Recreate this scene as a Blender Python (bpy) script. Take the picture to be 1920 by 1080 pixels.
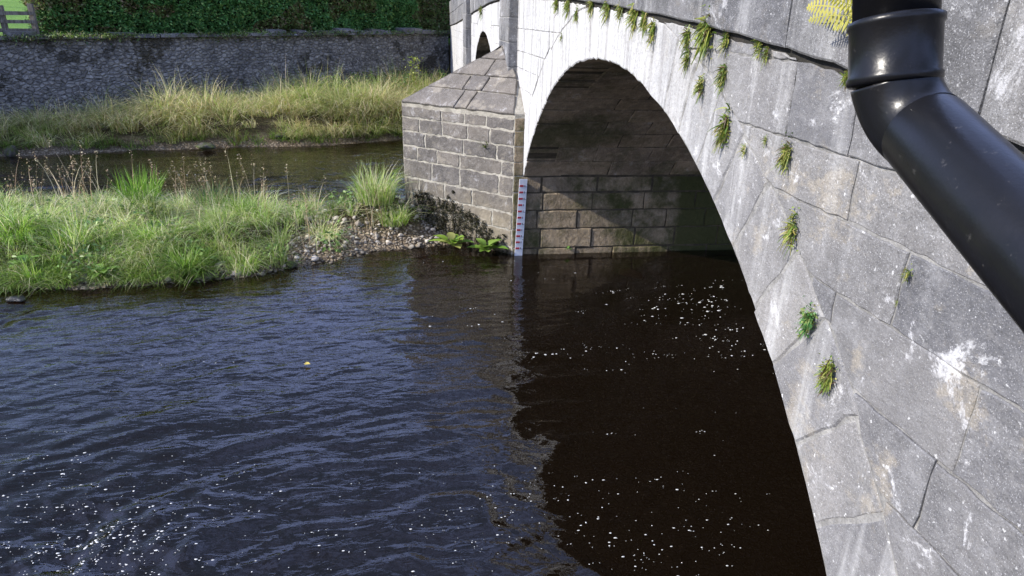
import bpy, math, random
import numpy as np
from mathutils import Vector, Matrix

random.seed(7)
rng = np.random.default_rng(11)
for o in list(bpy.data.objects):
    bpy.data.objects.remove(o)
scene = bpy.context.scene
COL = scene.collection

# ---------------------------------------------------------------- camera, world, sun, exposure
# world axes: X along the bridge (away from the camera), Y upstream (to the left), Z up; water at z = 0,
# the bridge's upstream face at y = 0
F, PITCH, YAW, ROLL = 1272.36, 0.3785, 0.1495, 0.0255
CAM = np.array([0.0, 1.6543, 3.4848])
fw = np.array([math.cos(YAW) * math.cos(PITCH), -math.sin(YAW) * math.cos(PITCH), -math.sin(PITCH)])
rt0 = np.array([-math.sin(YAW), -math.cos(YAW), 0.0])
up0 = np.cross(rt0, fw)
rt = math.cos(ROLL) * rt0 + math.sin(ROLL) * up0
up = math.cos(ROLL) * up0 - math.sin(ROLL) * rt0
cd = bpy.data.cameras.new('camera')
cam = bpy.data.objects.new('camera', cd)
COL.objects.link(cam)
M = Matrix.Identity(4)
for i, v in enumerate((rt, up, -fw)):
    for j in range(3):
        M[j][i] = v[j]
M.translation = Vector(CAM)
cam.matrix_world = M
cd.sensor_width = 36
cd.lens = F * 36 / 1920
cd.clip_start = 0.05
cd.clip_end = 3000
scene.camera = cam

SUN_EL, SUN_PHI = math.radians(34.5), math.radians(9)
L = Vector((math.sin(SUN_PHI) * math.cos(SUN_EL), -math.cos(SUN_PHI) * math.cos(SUN_EL), -math.sin(SUN_EL)))
w = bpy.data.worlds.new('World')
scene.world = w
w.use_nodes = True
wn = w.node_tree
sky = wn.nodes.new('ShaderNodeTexSky')
sky.sky_type = 'NISHITA'
sky.sun_disc = False
sky.sun_elevation = SUN_EL
sky.sun_rotation = -SUN_PHI
sky.air_density = 1.0
sky.dust_density = 0.6
sky.ozone_density = 1.5
bg = wn.nodes['Background']
bg.inputs['Strength'].default_value = 0.12
# bright broken cloud over the whole sky
tc = wn.nodes.new('ShaderNodeTexCoord')
cn = wn.nodes.new('ShaderNodeTexNoise')
cn.inputs['Scale'].default_value = 1.3
cn.inputs['Detail'].default_value = 7
cn.inputs['Roughness'].default_value = 0.6
cn.inputs['Distortion'].default_value = 0.5
# the cloud sheet lies flat overhead: directions are projected on a plane, so that it closes up towards the horizon
sx_ = wn.nodes.new('ShaderNodeSeparateXYZ')
wn.links.new(tc.outputs['Generated'], sx_.inputs[0])
az_ = wn.nodes.new('ShaderNodeMath')
az_.operation = 'ABSOLUTE'
wn.links.new(sx_.outputs[2], az_.inputs[0])
ad_ = wn.nodes.new('ShaderNodeMath')
ad_.operation = 'ADD'
ad_.inputs[1].default_value = 0.22
wn.links.new(az_.outputs[0], ad_.inputs[0])
dv_ = wn.nodes.new('ShaderNodeVectorMath')
dv_.operation = 'DIVIDE'
cb_ = wn.nodes.new('ShaderNodeCombineXYZ')
for i_ in range(3):
    wn.links.new(ad_.outputs[0], cb_.inputs[i_])
wn.links.new(tc.outputs['Generated'], dv_.inputs[0])
wn.links.new(cb_.outputs[0], dv_.inputs[1])
wn.links.new(dv_.outputs[0], cn.inputs['Vector'])
cr = wn.nodes.new('ShaderNodeMapRange')
cr.interpolation_type = 'SMOOTHSTEP'
for i_, v_ in ((1, 0.40), (2, 0.56), (3, 0.04), (4, 0.97)):
    cr.inputs[i_].default_value = v_
wn.links.new(cn.outputs['Fac'], cr.inputs[0])
cm = wn.nodes.new('ShaderNodeMix')
cm.data_type = 'RGBA'
cm.inputs[7].default_value = (5.2, 6.7, 12.6, 1)
wn.links.new(cr.outputs[0], cm.inputs[0])
wn.links.new(sky.outputs['Color'], cm.inputs[6])
wn.links.new(cm.outputs[2], bg.inputs['Color'])
sl = bpy.data.lights.new('sun', 'SUN')
sl.energy = 5.0
sl.angle = math.radians(0.5)
sl.color = (1.0, 0.94, 0.85)
sun = bpy.data.objects.new('sun', sl)
COL.objects.link(sun)
sun.rotation_euler = L.to_track_quat('-Z', 'Y').to_euler()
sun.location = (5, 30, 25)
vs = scene.view_settings
vs.view_transform = 'Standard'
vs.look = 'None'
vs.gamma = 1
vs.use_curve_mapping = False
vs.exposure = 0.55


# ---------------------------------------------------------------- helpers
def ray(x, y):
    return fw + rt * (x - 960) / F - up * (y - 540) / F


def at(x, y, axis, val):
    """The point of the plane (axis = val) that the photograph shows at a pixel."""
    d = ray(x, y)
    return CAM + d * (val - CAM[axis]) / d[axis]


def tag(o, label=None, cat=None, group=None, kind=None):
    if label: o['label'] = label
    if cat: o['category'] = cat
    if group: o['group'] = group
    if kind: o['kind'] = kind
    return o


def empty(name, loc=(0, 0, 0), parent=None):
    o = bpy.data.objects.new(name, None)
    o.empty_display_size = 0.1
    COL.objects.link(o)
    o.location = loc
    if parent: o.parent = parent
    return o


def link(name, me, parent=None, loc=(0, 0, 0)):
    o = bpy.data.objects.new(name, me)
    COL.objects.link(o)
    o.location = loc
    if parent: o.parent = parent
    return o


def mesh(name, verts, faces, mats, fmat=None, smooth=False):
    me = bpy.data.meshes.new(name)
    me.from_pydata([tuple(map(float, v)) for v in verts], [], faces)
    for m in (mats if isinstance(mats, (list, tuple)) else [mats]):
        me.materials.append(m)
    if fmat is not None:
        me.polygons.foreach_set('material_index', np.array(fmat, dtype=np.int32))
    if smooth:
        me.polygons.foreach_set('use_smooth', np.ones(len(me.polygons), dtype=bool))
    me.update()
    return me


def tri_mesh(name, V, T, mat, tint=None, smooth=False):
    """A mesh from numpy arrays of vertices and triangles, with a colour of its own for each vertex."""
    me = bpy.data.meshes.new(name)
    n, t = len(V), len(T)
    me.vertices.add(n)
    me.vertices.foreach_set('co', np.ascontiguousarray(V, dtype=np.float32).ravel())
    me.loops.add(3 * t)
    me.loops.foreach_set('vertex_index', np.ascontiguousarray(T, dtype=np.int32).ravel())
    me.polygons.add(t)
    me.polygons.foreach_set('loop_start', np.arange(0, 3 * t, 3, dtype=np.int32))
    me.polygons.foreach_set('loop_total', np.full(t, 3, dtype=np.int32))
    if smooth:
        me.polygons.foreach_set('use_smooth', np.ones(t, dtype=bool))
    for m in (mat if isinstance(mat, (list, tuple)) else [mat]):
        me.materials.append(m)
    if tint is not None:
        at_ = me.color_attributes.new('tint', 'FLOAT_COLOR', 'POINT')
        c = np.ones((n, 4), dtype=np.float32)
        c[:, :3] = tint
        at_.data.foreach_set('color', c.ravel())
    me.update(calc_edges=True)
    return me


def hash2(ix, iy, seed):
    h = (ix.astype(np.int64) * 374761393 + iy.astype(np.int64) * 668265263 + seed * 974711) & 0x7fffffff
    h = ((h ^ (h >> 13)) * 1274126177) & 0x7fffffff
    return ((h ^ (h >> 16)) & 0xffff) / 65535.0


def noise2(x, y, seed=0):
    ix, iy = np.floor(x), np.floor(y)
    fx, fy = x - ix, y - iy
    fx = fx * fx * fx * (fx * (fx * 6 - 15) + 10)
    fy = fy * fy * fy * (fy * (fy * 6 - 15) + 10)
    a, b = hash2(ix, iy, seed), hash2(ix + 1, iy, seed)
    c, d = hash2(ix, iy + 1, seed), hash2(ix + 1, iy + 1, seed)
    return (a + (b - a) * fx) * (1 - fy) + (c + (d - c) * fx) * fy


def fbm(x, y, oct=4, seed=0):
    s, a, t = 0, 0.5, 0
    for i in range(oct):
        s = s + a * noise2(x * 2 ** i, y * 2 ** i, seed + 17 * i)
        t += a
        a *= 0.5
    return s / t


def sstep(a, b, x):
    t = np.clip((x - a) / (b - a), 0, 1)
    return t * t * (3 - 2 * t)


def sdist(px, py, poly):
    """Distance to a polygon's outline, positive inside."""
    P = np.array(poly, float)
    Q = np.roll(P, -1, 0)
    best = np.full(px.shape, 1e9)
    ins = np.zeros(px.shape, bool)
    for (x0, y0), (x1, y1) in zip(P, Q):
        dx, dy = x1 - x0, y1 - y0
        t = np.clip(((px - x0) * dx + (py - y0) * dy) / (dx * dx + dy * dy), 0, 1)
        best = np.minimum(best, np.hypot(px - x0 - t * dx, py - y0 - t * dy))
        c = (y0 > py) != (y1 > py)
        xi = x0 + (py - y0) * dx / (dy if dy else 1e-9)
        ins ^= c & (px < xi)
    return np.where(ins, best, -best)


# ---------------------------------------------------------------- materials
class NT:
    def __init__(s, name):
        s.m = bpy.data.materials.new(name)
        s.m.use_nodes = True
        s.t = s.m.node_tree
        s.b = s.t.nodes['Principled BSDF']
        s.out = s.t.nodes['Material Output']
        s.geo = s.n('ShaderNodeNewGeometry')
        s.pos = s.geo.outputs['Position']

    def n(s, t, **k):
        x = s.t.nodes.new(t)
        for a, v in k.items(): setattr(x, a, v)
        return x

    def l(s, a, b): s.t.links.new(a, b)

    def put(s, sock, v):
        if hasattr(v, 'is_output') or isinstance(v, bpy.types.NodeSocket): s.l(v, sock)
        elif isinstance(v, (tuple, list)) and len(v) == 3 and sock.type == 'RGBA': sock.default_value = (*v, 1)
        else: sock.default_value = v

    def scale(s, vec):
        m = s.n('ShaderNodeVectorMath', operation='MULTIPLY')
        s.l(s.pos, m.inputs[0])
        m.inputs[1].default_value = vec
        return m.outputs[0]

    def noise(s, scale=5, detail=4, rough=0.55, vec=None, dist=0):
        x = s.n('ShaderNodeTexNoise')
        x.inputs['Scale'].default_value = scale
        x.inputs['Detail'].default_value = detail
        x.inputs['Roughness'].default_value = rough
        x.inputs['Distortion'].default_value = dist
        s.l(vec if vec is not None else s.pos, x.inputs['Vector'])
        return x.outputs['Fac']

    def vor(s, scale=5, feature='F1', out='Distance', vec=None):
        x = s.n('ShaderNodeTexVoronoi', feature=feature)
        x.inputs['Scale'].default_value = scale
        s.l(vec if vec is not None else s.pos, x.inputs['Vector'])
        return x.outputs[out]

    def ramp(s, fac, lo, hi, a=0.0, b=1.0):
        x = s.n('ShaderNodeMapRange', interpolation_type='SMOOTHSTEP')
        s.put(x.inputs[0], fac)
        x.inputs[1].default_value = lo
        x.inputs[2].default_value = hi
        x.inputs[3].default_value = a
        x.inputs[4].default_value = b
        return x.outputs[0]

    def mix(s, fac, a, b, mode='MIX'):
        x = s.n('ShaderNodeMix', data_type='RGBA', blend_type=mode)
        s.put(x.inputs[0], fac)
        s.put(x.inputs[6], a)
        s.put(x.inputs[7], b)
        return x.outputs[2]

    def math(s, op, a, b=None):
        x = s.n('ShaderNodeMath', operation=op)
        s.put(x.inputs[0], a)
        if b is not None: s.put(x.inputs[1], b)
        return x.outputs[0]

    def xyz(s):
        x = s.n('ShaderNodeSeparateXYZ')
        s.l(s.pos, x.inputs[0])
        return x.outputs

    def bump(s, h, dist, strength=1.0, normal=None):
        x = s.n('ShaderNodeBump')
        x.inputs['Distance'].default_value = dist
        x.inputs['Strength'].default_value = strength
        s.l(h, x.inputs['Height'])
        if normal is not None: s.l(normal, x.inputs['Normal'])
        return x.outputs[0]

    def done(s, col=None, rough=0.9, normal=None, spec=0.2):
        if col is not None: s.put(s.b.inputs['Base Color'], col)
        s.put(s.b.inputs['Roughness'], rough)
        s.b.inputs['Specular IOR Level'].default_value = spec
        if normal is not None: s.l(normal, s.b.inputs['Normal'])
        return s.m


def stone_mat(name, lo, hi, white=0.0, warm=0.0, lime=False, moss=0.0, grain=1.0, relief=0.006, dark=0.25, streak=0.0, shade_moss=False, tide=False):
    t = NT(name)
    rnd = t.n('ShaderNodeObjectInfo').outputs['Random']
    big = t.noise(1.7, 5, 0.6)
    c = t.mix(t.ramp(big, 0.3, 0.7), lo, hi)
    c = t.mix(1.0, c, t.mix(rnd, (0.74, 0.74, 0.77), (1.22, 1.18, 1.12)), 'MULTIPLY')
    mid = t.noise(9, 6, 0.65)
    c = t.mix(t.ramp(mid, 0.45, 0.7, 0, 0.45), c, tuple(x * 1.5 for x in hi))
    if warm:
        wm = t.noise(2.3, 6, 0.7, vec=t.scale((1, 1, 1.3)))
        c = t.mix(t.ramp(wm, 0.54, 0.62, 0, warm), c, (0.34, 0.30, 0.235))
    grn = t.noise(150, 3, 0.7)
    c = t.mix(t.ramp(grn, 0.52, 0.70, 0, 0.55 * grain), c, tuple(x * 0.35 for x in lo))
    grn2 = t.noise(190, 2, 0.6, vec=t.scale((1.1, 0.9, 1)))
    c = t.mix(t.ramp(grn2, 0.58, 0.70, 0, 0.5 * grain), c, (0.62, 0.62, 0.63))
    if dark:
        dk = t.noise(3.1, 5, 0.7, vec=t.scale((1, 1, 0.7)))
        c = t.mix(t.ramp(dk, 0.55, 0.75, 0, dark), c, tuple(x * 0.4 for x in lo))
    if white:
        wp = t.noise(3.4, 8, 0.75, dist=0.4)
        c = t.mix(t.ramp(wp, 0.575, 0.65, 0, white), c, (0.78, 0.78, 0.79))
        sp = t.noise(34, 3, 0.6)
        c = t.mix(t.ramp(sp, 0.66, 0.70, 0, white), c, (0.75, 0.75, 0.74))
    if lime:
        x, y, z = t.xyz()
        wob = t.noise(1.3, 4, 0.6)
        xx = t.math('ADD', x, t.math('MULTIPLY', t.math('SUBTRACT', wob, 0.5), 2.2))
        m = t.ramp(xx, 2.9, 5.6)
        # runs of lime washed down from the joints
        run = t.noise(1, 5, 0.6, vec=t.scale((5, 5, 0.55)))
        m2 = t.math('MULTIPLY', t.ramp(run, 0.50, 0.66, 0, 0.75), t.ramp(xx, 1.4, 4.0))
        mm = t.math('MAXIMUM', m, m2)
        pat = t.noise(6, 5, 0.65)
        mm = t.math('MULTIPLY', mm, t.ramp(pat, 0.22, 0.5, 0.5, 1.0))
        c = t.mix(mm, c, (0.57, 0.568, 0.56))
        ds = t.noise(1, 5, 0.65, vec=t.scale((9, 9, 0.35)))
        dmask = t.math('MULTIPLY', t.ramp(ds, 0.45, 0.68, 0, 0.85), t.ramp(xx, 3.0, 5.5))
        c = t.mix(dmask, c, (0.30, 0.29, 0.28))
        ds2 = t.noise(1, 3, 0.5, vec=t.scale((26, 26, 0.8)))
        c = t.mix(t.math('MULTIPLY', t.ramp(ds2, 0.50, 0.68, 0, 0.6), t.ramp(xx, 3.0, 5.5)), c, (0.22, 0.21, 0.20))
    if lime:
        gr3 = t.noise(85, 5, 0.75)
        c = t.mix(t.ramp(gr3, 0.50, 0.66, 0, 0.5), c, (0.12, 0.12, 0.125))
        gr4 = t.noise(28, 5, 0.7)
        c = t.mix(t.ramp(gr4, 0.46, 0.70, 0, 0.5), c, (0.20, 0.195, 0.19))
    if streak:
        ds = t.noise(1, 4, 0.6, vec=t.scale((7, 7, 0.5)))
        c = t.mix(t.ramp(ds, 0.5, 0.68, 0, streak), c, (0.55, 0.55, 0.54))
    if tide:
        zz = t.xyz()[2]
        tz = t.math('ADD', zz, t.math('MULTIPLY', t.math('SUBTRACT', t.noise(3, 5, 0.7), 0.5), 0.9))
        c = t.mix(t.ramp(tz, 0.25, 1.1, 0.6, 0.0), c, (0.25, 0.21, 0.14))
        c = t.mix(t.ramp(tz, -0.05, 0.22, 0.75, 0.0), c, (0.05, 0.04, 0.025))
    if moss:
        ms = t.math('ADD', t.noise(0.9, 6, 0.7), t.ramp(t.xyz()[1], -3.2, -1.7, 0.18 if shade_moss else 0.0, 0.0))  # extra moss deep under the arch also paints the wall's shade there
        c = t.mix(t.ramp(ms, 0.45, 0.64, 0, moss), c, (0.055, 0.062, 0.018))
    h1 = t.noise(13, 8, 0.65)
    h2 = t.noise(110, 4, 0.7)
    nrm = t.bump(h1, relief * 3)
    nrm = t.bump(h2, relief * 0.55, 1.0, nrm)
    return t.done(c, 0.92, nrm)


def mortar_mat(name, col, col2):
    t = NT(name)
    c = t.mix(t.ramp(t.noise(7, 6, 0.7), 0.35, 0.65), col, col2)
    c = t.mix(t.ramp(t.noise(120, 3, 0.6), 0.5, 0.7, 0, 0.5), c, tuple(x * 0.4 for x in col))
    return t.done(c, 0.95, t.bump(t.noise(45, 6, 0.7), 0.02))


def tint_mat(name, rough=0.6, trans=0.35, spec=0.3, var=0.25):
    """Leaf and blade colour carried by the mesh, part of the light passing through."""
    t = NT(name)
    a = t.n('ShaderNodeAttribute', attribute_name='tint').outputs['Color']
    c = t.mix(t.ramp(t.noise(3.0, 3, 0.6), 0.3, 0.7, 0, var), a, (0.02, 0.03, 0.005))
    t.done(c, rough, None, spec)
    tr = t.n('ShaderNodeBsdfTranslucent')
    t.l(c, tr.inputs['Color'])
    mx = t.n('ShaderNodeMixShader')
    mx.inputs[0].default_value = trans
    t.l(t.b.outputs[0], mx.inputs[1])
    t.l(tr.outputs[0], mx.inputs[2])
    t.l(mx.outputs[0], t.out.inputs['Surface'])
    return t.m


def plain(name, col, rough=0.6, spec=0.3, metal=0):
    t = NT(name)
    t.b.inputs['Metallic'].default_value = metal
    c = t.mix(t.ramp(t.noise(25, 4, 0.6), 0.35, 0.7, 0, 0.3), col, tuple(x * 0.6 for x in col))
    return t.done(c, rough, None, spec)


M_FACE = stone_mat('face_stone', (0.135, 0.136, 0.141), (0.215, 0.214, 0.215), white=0.6, warm=0.6, lime=True, dark=0.25, relief=0.007)
M_VOUS = stone_mat('arch_stone', (0.155, 0.156, 0.160), (0.235, 0.232, 0.23), white=0.75, warm=0.5, lime=True, dark=0.15, relief=0.006, streak=0.35)
M_PARA = stone_mat('parapet_stone', (0.095, 0.097, 0.10), (0.18, 0.18, 0.183), white=0.35, warm=0.15, dark=0.3, streak=0.25, relief=0.007)
M_CUT = stone_mat('cutwater_stone', (0.095, 0.087, 0.078), (0.165, 0.15, 0.132), white=0.22, warm=0.45, dark=0.3, relief=0.008, tide=True)
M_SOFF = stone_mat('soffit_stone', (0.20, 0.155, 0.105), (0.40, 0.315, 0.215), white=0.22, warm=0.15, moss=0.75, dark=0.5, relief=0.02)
M_PIER = stone_mat('pier_stone', (0.20, 0.16, 0.105), (0.38, 0.30, 0.20), white=0.05, warm=0.3, moss=0.95, dark=0.6, relief=0.022, shade_moss=True)
M_MORT = mortar_mat('pale_mortar', (0.40, 0.39, 0.37), (0.20, 0.195, 0.185))
M_MORTC = mortar_mat('cream_mortar', (0.46, 0.43, 0.36), (0.27, 0.25, 0.21))
M_MORTD = mortar_mat('dark_mortar', (0.11, 0.09, 0.06), (0.05, 0.042, 0.03))
M_GAP = mortar_mat('open_joint', (0.05, 0.045, 0.04), (0.03, 0.03, 0.025))
M_LEAF = tint_mat('leaf', 0.45, 0.3, 0.4)
M_GRASS = tint_mat('grass_blade', 0.5, 0.5, 0.4, 0.06)


# ---------------------------------------------------------------- stone prisms
def ccw(P):
    a = 0
    for (x0, y0), (x1, y1) in zip(P, P[1:] + P[:1]): a += x0 * y1 - x1 * y0
    return P if a > 0 else P[::-1]


def rough_outline(P, step, jit):
    out = []
    n = len(P)
    for i in range(n):
        (x0, y0), (x1, y1) = P[i], P[(i + 1) % n]
        d = math.hypot(x1 - x0, y1 - y0)
        k = max(1, int(round(d / step)))
        for j in range(k):
            f = j / k
            jx, jy = random.uniform(-jit, jit), random.uniform(-jit, jit)
            out.append((x0 + (x1 - x0) * f + jx, y0 + (y1 - y0) * f + jy))
    return out


def offset(P, c):
    n = len(P)
    out = []
    for i in range(n):
        p, q, r = P[i - 1], P[i], P[(i + 1) % n]
        e1 = (q[0] - p[0], q[1] - p[1])
        e2 = (r[0] - q[0], r[1] - q[1])
        l1, l2 = math.hypot(*e1) or 1e-6, math.hypot(*e2) or 1e-6
        nx, ny = -(e1[1] / l1 + e2[1] / l2), (e1[0] / l1 + e2[0] / l2)
        l = math.hypot(nx, ny)
        if l < 0.3: out.append(q); continue
        k = min(2.0, 2 / l)
        out.append((q[0] + nx / l * c * k, q[1] + ny / l * c * k))
    return out


def prism(name, P, org, eu, ev, front, depth, mats, parent, gap=0.006, cham=0.008, step=0.16, jit=0.003, side=0):
    """One stone: outline P in the (eu, ev) plane, its face 'front' proud of the plane, chamfered edge, 'depth' deep."""
    org, eu, ev = np.array(org, float), np.array(eu, float), np.array(ev, float)
    en = np.cross(eu, ev)
    P = ccw([tuple(p) for p in P])
    P = offset(P, gap)
    Q = rough_outline(P, step, jit)
    I = offset(Q, cham)
    n = len(Q)
    tl, tr_ = random.uniform(-1, 1) * 0.003, random.uniform(-1, 1) * 0.003
    cx = sum(q[0] for q in Q) / n
    cy = sum(q[1] for q in Q) / n
    V = []
    for q in Q: V.append(org + eu * q[0] + ev * q[1] + en * (front - depth))
    for q in Q: V.append(org + eu * q[0] + ev * q[1] + en * (front - cham * 0.8))
    for q in I: V.append(org + eu * q[0] + ev * q[1] + en * (front + tl * (q[0] - cx) + tr_ * (q[1] - cy)))
    Fc, fm = [], []
    for i in range(n):
        j = (i + 1) % n
        Fc.append((i, j, n + j, n + i)); fm.append(side)
        Fc.append((n + i, n + j, 2 * n + j, 2 * n + i)); fm.append(0)
    Fc.append(tuple(range(2 * n, 3 * n))); fm.append(0)
    Fc.append(tuple(range(n - 1, -1, -1))); fm.append(side)
    me = mesh(name, V, Fc, mats, fm)
    return link(name, me, parent)


# ---------------------------------------------------------------- the bridge
AC, S1, HS, RISE = 6.0215, 4.1182, 1.2402, 1.9234
R1 = (S1 * S1 + RISE * RISE) / (2 * RISE)
ZC1 = HS + RISE - R1
A1 = AC + S1                                   # near face of the pier
PIER_W = 3.16
A2 = A1 + PIER_W
S2 = 3.0
AC2 = A2 + S2
RISE2 = 1.94
R2 = (S2 * S2 + RISE2 * RISE2) / (2 * RISE2)
ZC2 = HS + RISE2 - R2
WB = 5.6                                       # width of the bridge
STR_A = np.array([-4, 0.5, 1.7, 2.5, 3.06, 3.85, 5.1, 6.3, 8.3, 11, 13, 15, 18.5, 22, 26, 29.4, 34])
STR_Z = np.array([2.7, 3.0, 3.19, 3.325, 3.387, 3.453, 3.54, 3.61, 3.70, 3.77, 3.78, 3.75, 3.60, 3.42, 3.24, 3.13, 3.0])
PAR_H = 0.92


def string(a): return float(np.interp(a, STR_A, STR_Z))


def ring(a, ac, R, zc):
    d = R * R - (a - ac) ** 2
    return zc + math.sqrt(d) if d > 0 else -9


bridge = empty('stone_bridge', (A1 + PIER_W / 2, -WB / 2, 0))
tag(bridge, 'weathered grey stone bridge with two arches and a pointed cutwater standing in the river', 'bridge')
BL = Vector(bridge.location)


def part(name, me, parent=bridge):
    o = link(name, me, parent)
    if parent is bridge: o.location = -BL
    return o


# mortar core of spandrels, piers and vaults (the stones stand a few millimetres proud of it)
def core_mesh():
    xs = list(np.linspace(-5, AC - S1 - 1e-3, 12))
    xs += [AC + R1 * math.sin(t) for t in np.linspace(-math.asin(S1 / R1), math.asin(S1 / R1), 41)]
    xs += [A1 + 0.012, A1 + 0.02] + list(np.linspace(A1 + 0.3, A2 - 0.02, 5)) + [A2 - 0.012]
    xs += [AC2 + R2 * math.sin(t) for t in np.linspace(-math.asin(S2 / R2), math.asin(S2 / R2), 31)]
    xs += [AC2 + S2 + 0.012] + list(np.linspace(AC2 + S2 + 0.5, 29.6, 14))
    V, Fc, fm = [], [], []
    for i, a in enumerate(xs):
        lo = -1.6
        if AC - S1 - 1e-6 <= a <= A1 + 1e-6: lo = max(ring(a, AC, R1 + 0.014, ZC1), HS)
        elif A2 - 1e-6 <= a <= AC2 + S2 + 1e-6: lo = max(ring(a, AC2, R2 + 0.014, ZC2), HS)
        hi = string(a) + 0.25
        V += [(a, -0.006, lo), (a, -0.006, hi), (a, -WB, hi), (a, -WB, lo)]
    n = len(xs)
    for i in range(n - 1):
        b, c = 4 * i, 4 * i + 4
        Fc += [(b, b + 1, c + 1, c), (b + 1, b + 2, c + 2, c + 1), (b + 2, b + 3, c + 3, c + 2), (b + 3, b, c, c + 3)]
        fm += [0, 0, 0, 1]
    Fc += [(0, 3, 2, 1), (4 * n - 4, 4 * n - 3, 4 * n - 2, 4 * n - 1)]
    fm += [0, 0]
    return mesh('spandrel_wall', V, Fc, [M_MORT, M_MORTD], fm)


core = part('spandrel_wall', core_mesh())
EX, EY, EZ = (1, 0, 0), (0, 1, 0), (0, 0, 1)
FU = (-1, 0, 0)                                  # on the upstream face u = -x so that u, v, outward normal is right-handed
RT = 0.50                                       # depth of the arch ring


def face_prism(name, P, front, depth, mats, parent, **k):
    return prism(name, [(-x, z) for x, z in P], (0, 0, 0), FU, EZ, front, depth, mats, parent, **k)


# voussoirs
STEPS = {}


def voussoirs(parent, ac, s, R, zc, n, rt_, far=False):
    th = math.asin(s / R)
    cuts = [-th + 2 * th * i / n for i in range(n + 1)]
    cuts = [c + (random.uniform(-0.006, 0.006) if 0 < i < n else 0) for i, c in enumerate(cuts)]
    for i in range(n):
        t0, t1 = cuts[i], cuts[i + 1]
        ro = R + rt_ + random.uniform(-0.02, 0.02) 
        STEPS.setdefault(ac, []).append((t0, t1, ro))
        P = []
        ri = R + random.uniform(-0.004, 0.010)
        for t in np.linspace(t0, t1, 3): P.append([ac + ri * math.sin(t), zc + ri * math.cos(t)])
        for t in np.linspace(t1, t0, 3):
            x, z = ac + ro * math.sin(t), zc + ro * math.cos(t)
            z = min(z, string(x) - 0.012)
            P.append([x, z])
        face_prism('voussoir', P, random.uniform(-0.003, 0.006), random.uniform(0.46, 0.60), [M_VOUS, M_SOFF], parent, gap=0.006, cham=0.012, step=0.09,
                   jit=0.009, side=1)


arch1 = empty('arch', (0, 0, 0), core)
arch2 = empty('arch', (0, 0, 0), core)
voussoirs(arch1, AC, S1, R1, ZC1, 27, RT)
voussoirs(arch2, AC2, S2, R2, ZC2, 19, 0.45)


# vault stones: courses across the bridge, seen on the far half of the near arch
def vault(parent, ac, s, R, zc, t_lo, t_hi, n, mat):
    cuts = np.linspace(t_lo, t_hi, n + 1)
    for i in range(n):
        y = -0.43
        while y > -WB + 0.05:
            ln = random.uniform(0.5, 1.15)
            y1 = max(y - ln, -WB)
            if y1 < -WB + 0.3: y1 = -WB
            t0, t1 = cuts[i], cuts[i + 1]
            tm = (t0 + t1) / 2
            org = (ac + R * math.sin(tm), 0, zc + R * math.cos(tm))
            en = np.array([-math.sin(tm), 0, -math.cos(tm)])
            eu = np.array([math.cos(tm), 0, -math.sin(tm)])
            ev = np.cross(en, eu)
            h = R * (t1 - t0) / 2
            sgn = 1 if ev[1] > 0 else -1
            prism('vault_stone', [(-h, sgn * y), (h, sgn * y), (h, sgn * y1), (-h, sgn * y1)], org, eu, ev,
                  random.uniform(-0.006, 0.007), 0.2, [mat], parent, gap=0.004, cham=0.014, step=0.12, jit=0.008)
            y = y1


th1 = math.asin(S1 / R1)
vault(arch1, AC, S1, R1, ZC1, -0.25, th1, 17, M_SOFF)

# pier stones below the springing, inside the near arch
zs = [-0.55, -0.22, 0.08, 0.40, 0.70, 0.98, HS]
for i in range(len(zs) - 1):
    y = 0.148
    first = True
    while y > -WB + 0.05:
        y1 = max(y - (random.uniform(0.35, 0.6) if first else random.uniform(0.5, 0.95)), -WB)
        if y1 < -WB + 0.3: y1 = -WB
        first = False
        # face looks back along -x
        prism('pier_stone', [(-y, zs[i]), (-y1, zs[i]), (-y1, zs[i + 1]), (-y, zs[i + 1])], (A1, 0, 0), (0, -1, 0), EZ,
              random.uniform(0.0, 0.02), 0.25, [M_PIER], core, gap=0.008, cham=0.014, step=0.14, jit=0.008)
        y = y1

# spandrel stones
def ext(a):
    best = -9
    for ac, zc_, R in ((AC, ZC1, R1), (AC2, ZC2, R2)):
        st = STEPS[ac]
        for t0, t1, ro in st:
            # the stone's part of the column x = a
            for r in (R + 0.1, ro):
                d = r * r - (a - ac) ** 2
                if d <= 0: continue
                z = math.sqrt(d)
                th = math.atan2(a - ac, z)
                if t0 - 1e-6 <= th <= t1 + 1e-6: best = max(best, zc_ + z)
            for t in (t0, t1):
                if abs(math.sin(t)) > 1e-3:
                    r = (a - ac) / math.sin(t)
                    if R <= r <= ro: best = max(best, zc_ + r * math.cos(t))
    return best


def course_stones(z0, z1, joints, x_lo, x_hi):
    for a0, a1 in zip(joints[:-1], joints[1:]):
        xs = np.linspace(a0, a1, max(3, int((a1 - a0) / 0.04)))
        lo = np.array([max(z0, ext(x)) for x in xs])
        hi = np.array([min(z1, string(x) - 0.012) for x in xs])
        ok = hi - lo > 0.015
        if ok.sum() < 2: continue
        idx = np.where(ok)[0]
        runs = np.split(idx, np.where(np.diff(idx) > 1)[0] + 1)
        for r in runs:
            if len(r) < 2 or xs[r[-1]] - xs[r[0]] < 0.05: continue
            P = [(xs[k], lo[k]) for k in r] + [(xs[k], hi[k]) for k in r[::-1]]
            if len(P) > 8:   # keep only the vertices that bend
                keep = []
                for k in range(len(P)):
                    p, q, s = P[k - 1], P[k], P[(k + 1) % len(P)]
                    if abs((q[0] - p[0]) * (s[1] - q[1]) - (q[1] - p[1]) * (s[0] - q[0])) > 2e-5: keep.append(q)
                P = keep
            if len(P) < 3: continue
            face_prism('spandrel_stone', P, random.uniform(-0.004, 0.008), 0.22, [M_FACE], core, gap=0.0045, cham=0.005,
                       step=0.06, jit=0.006)


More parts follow.
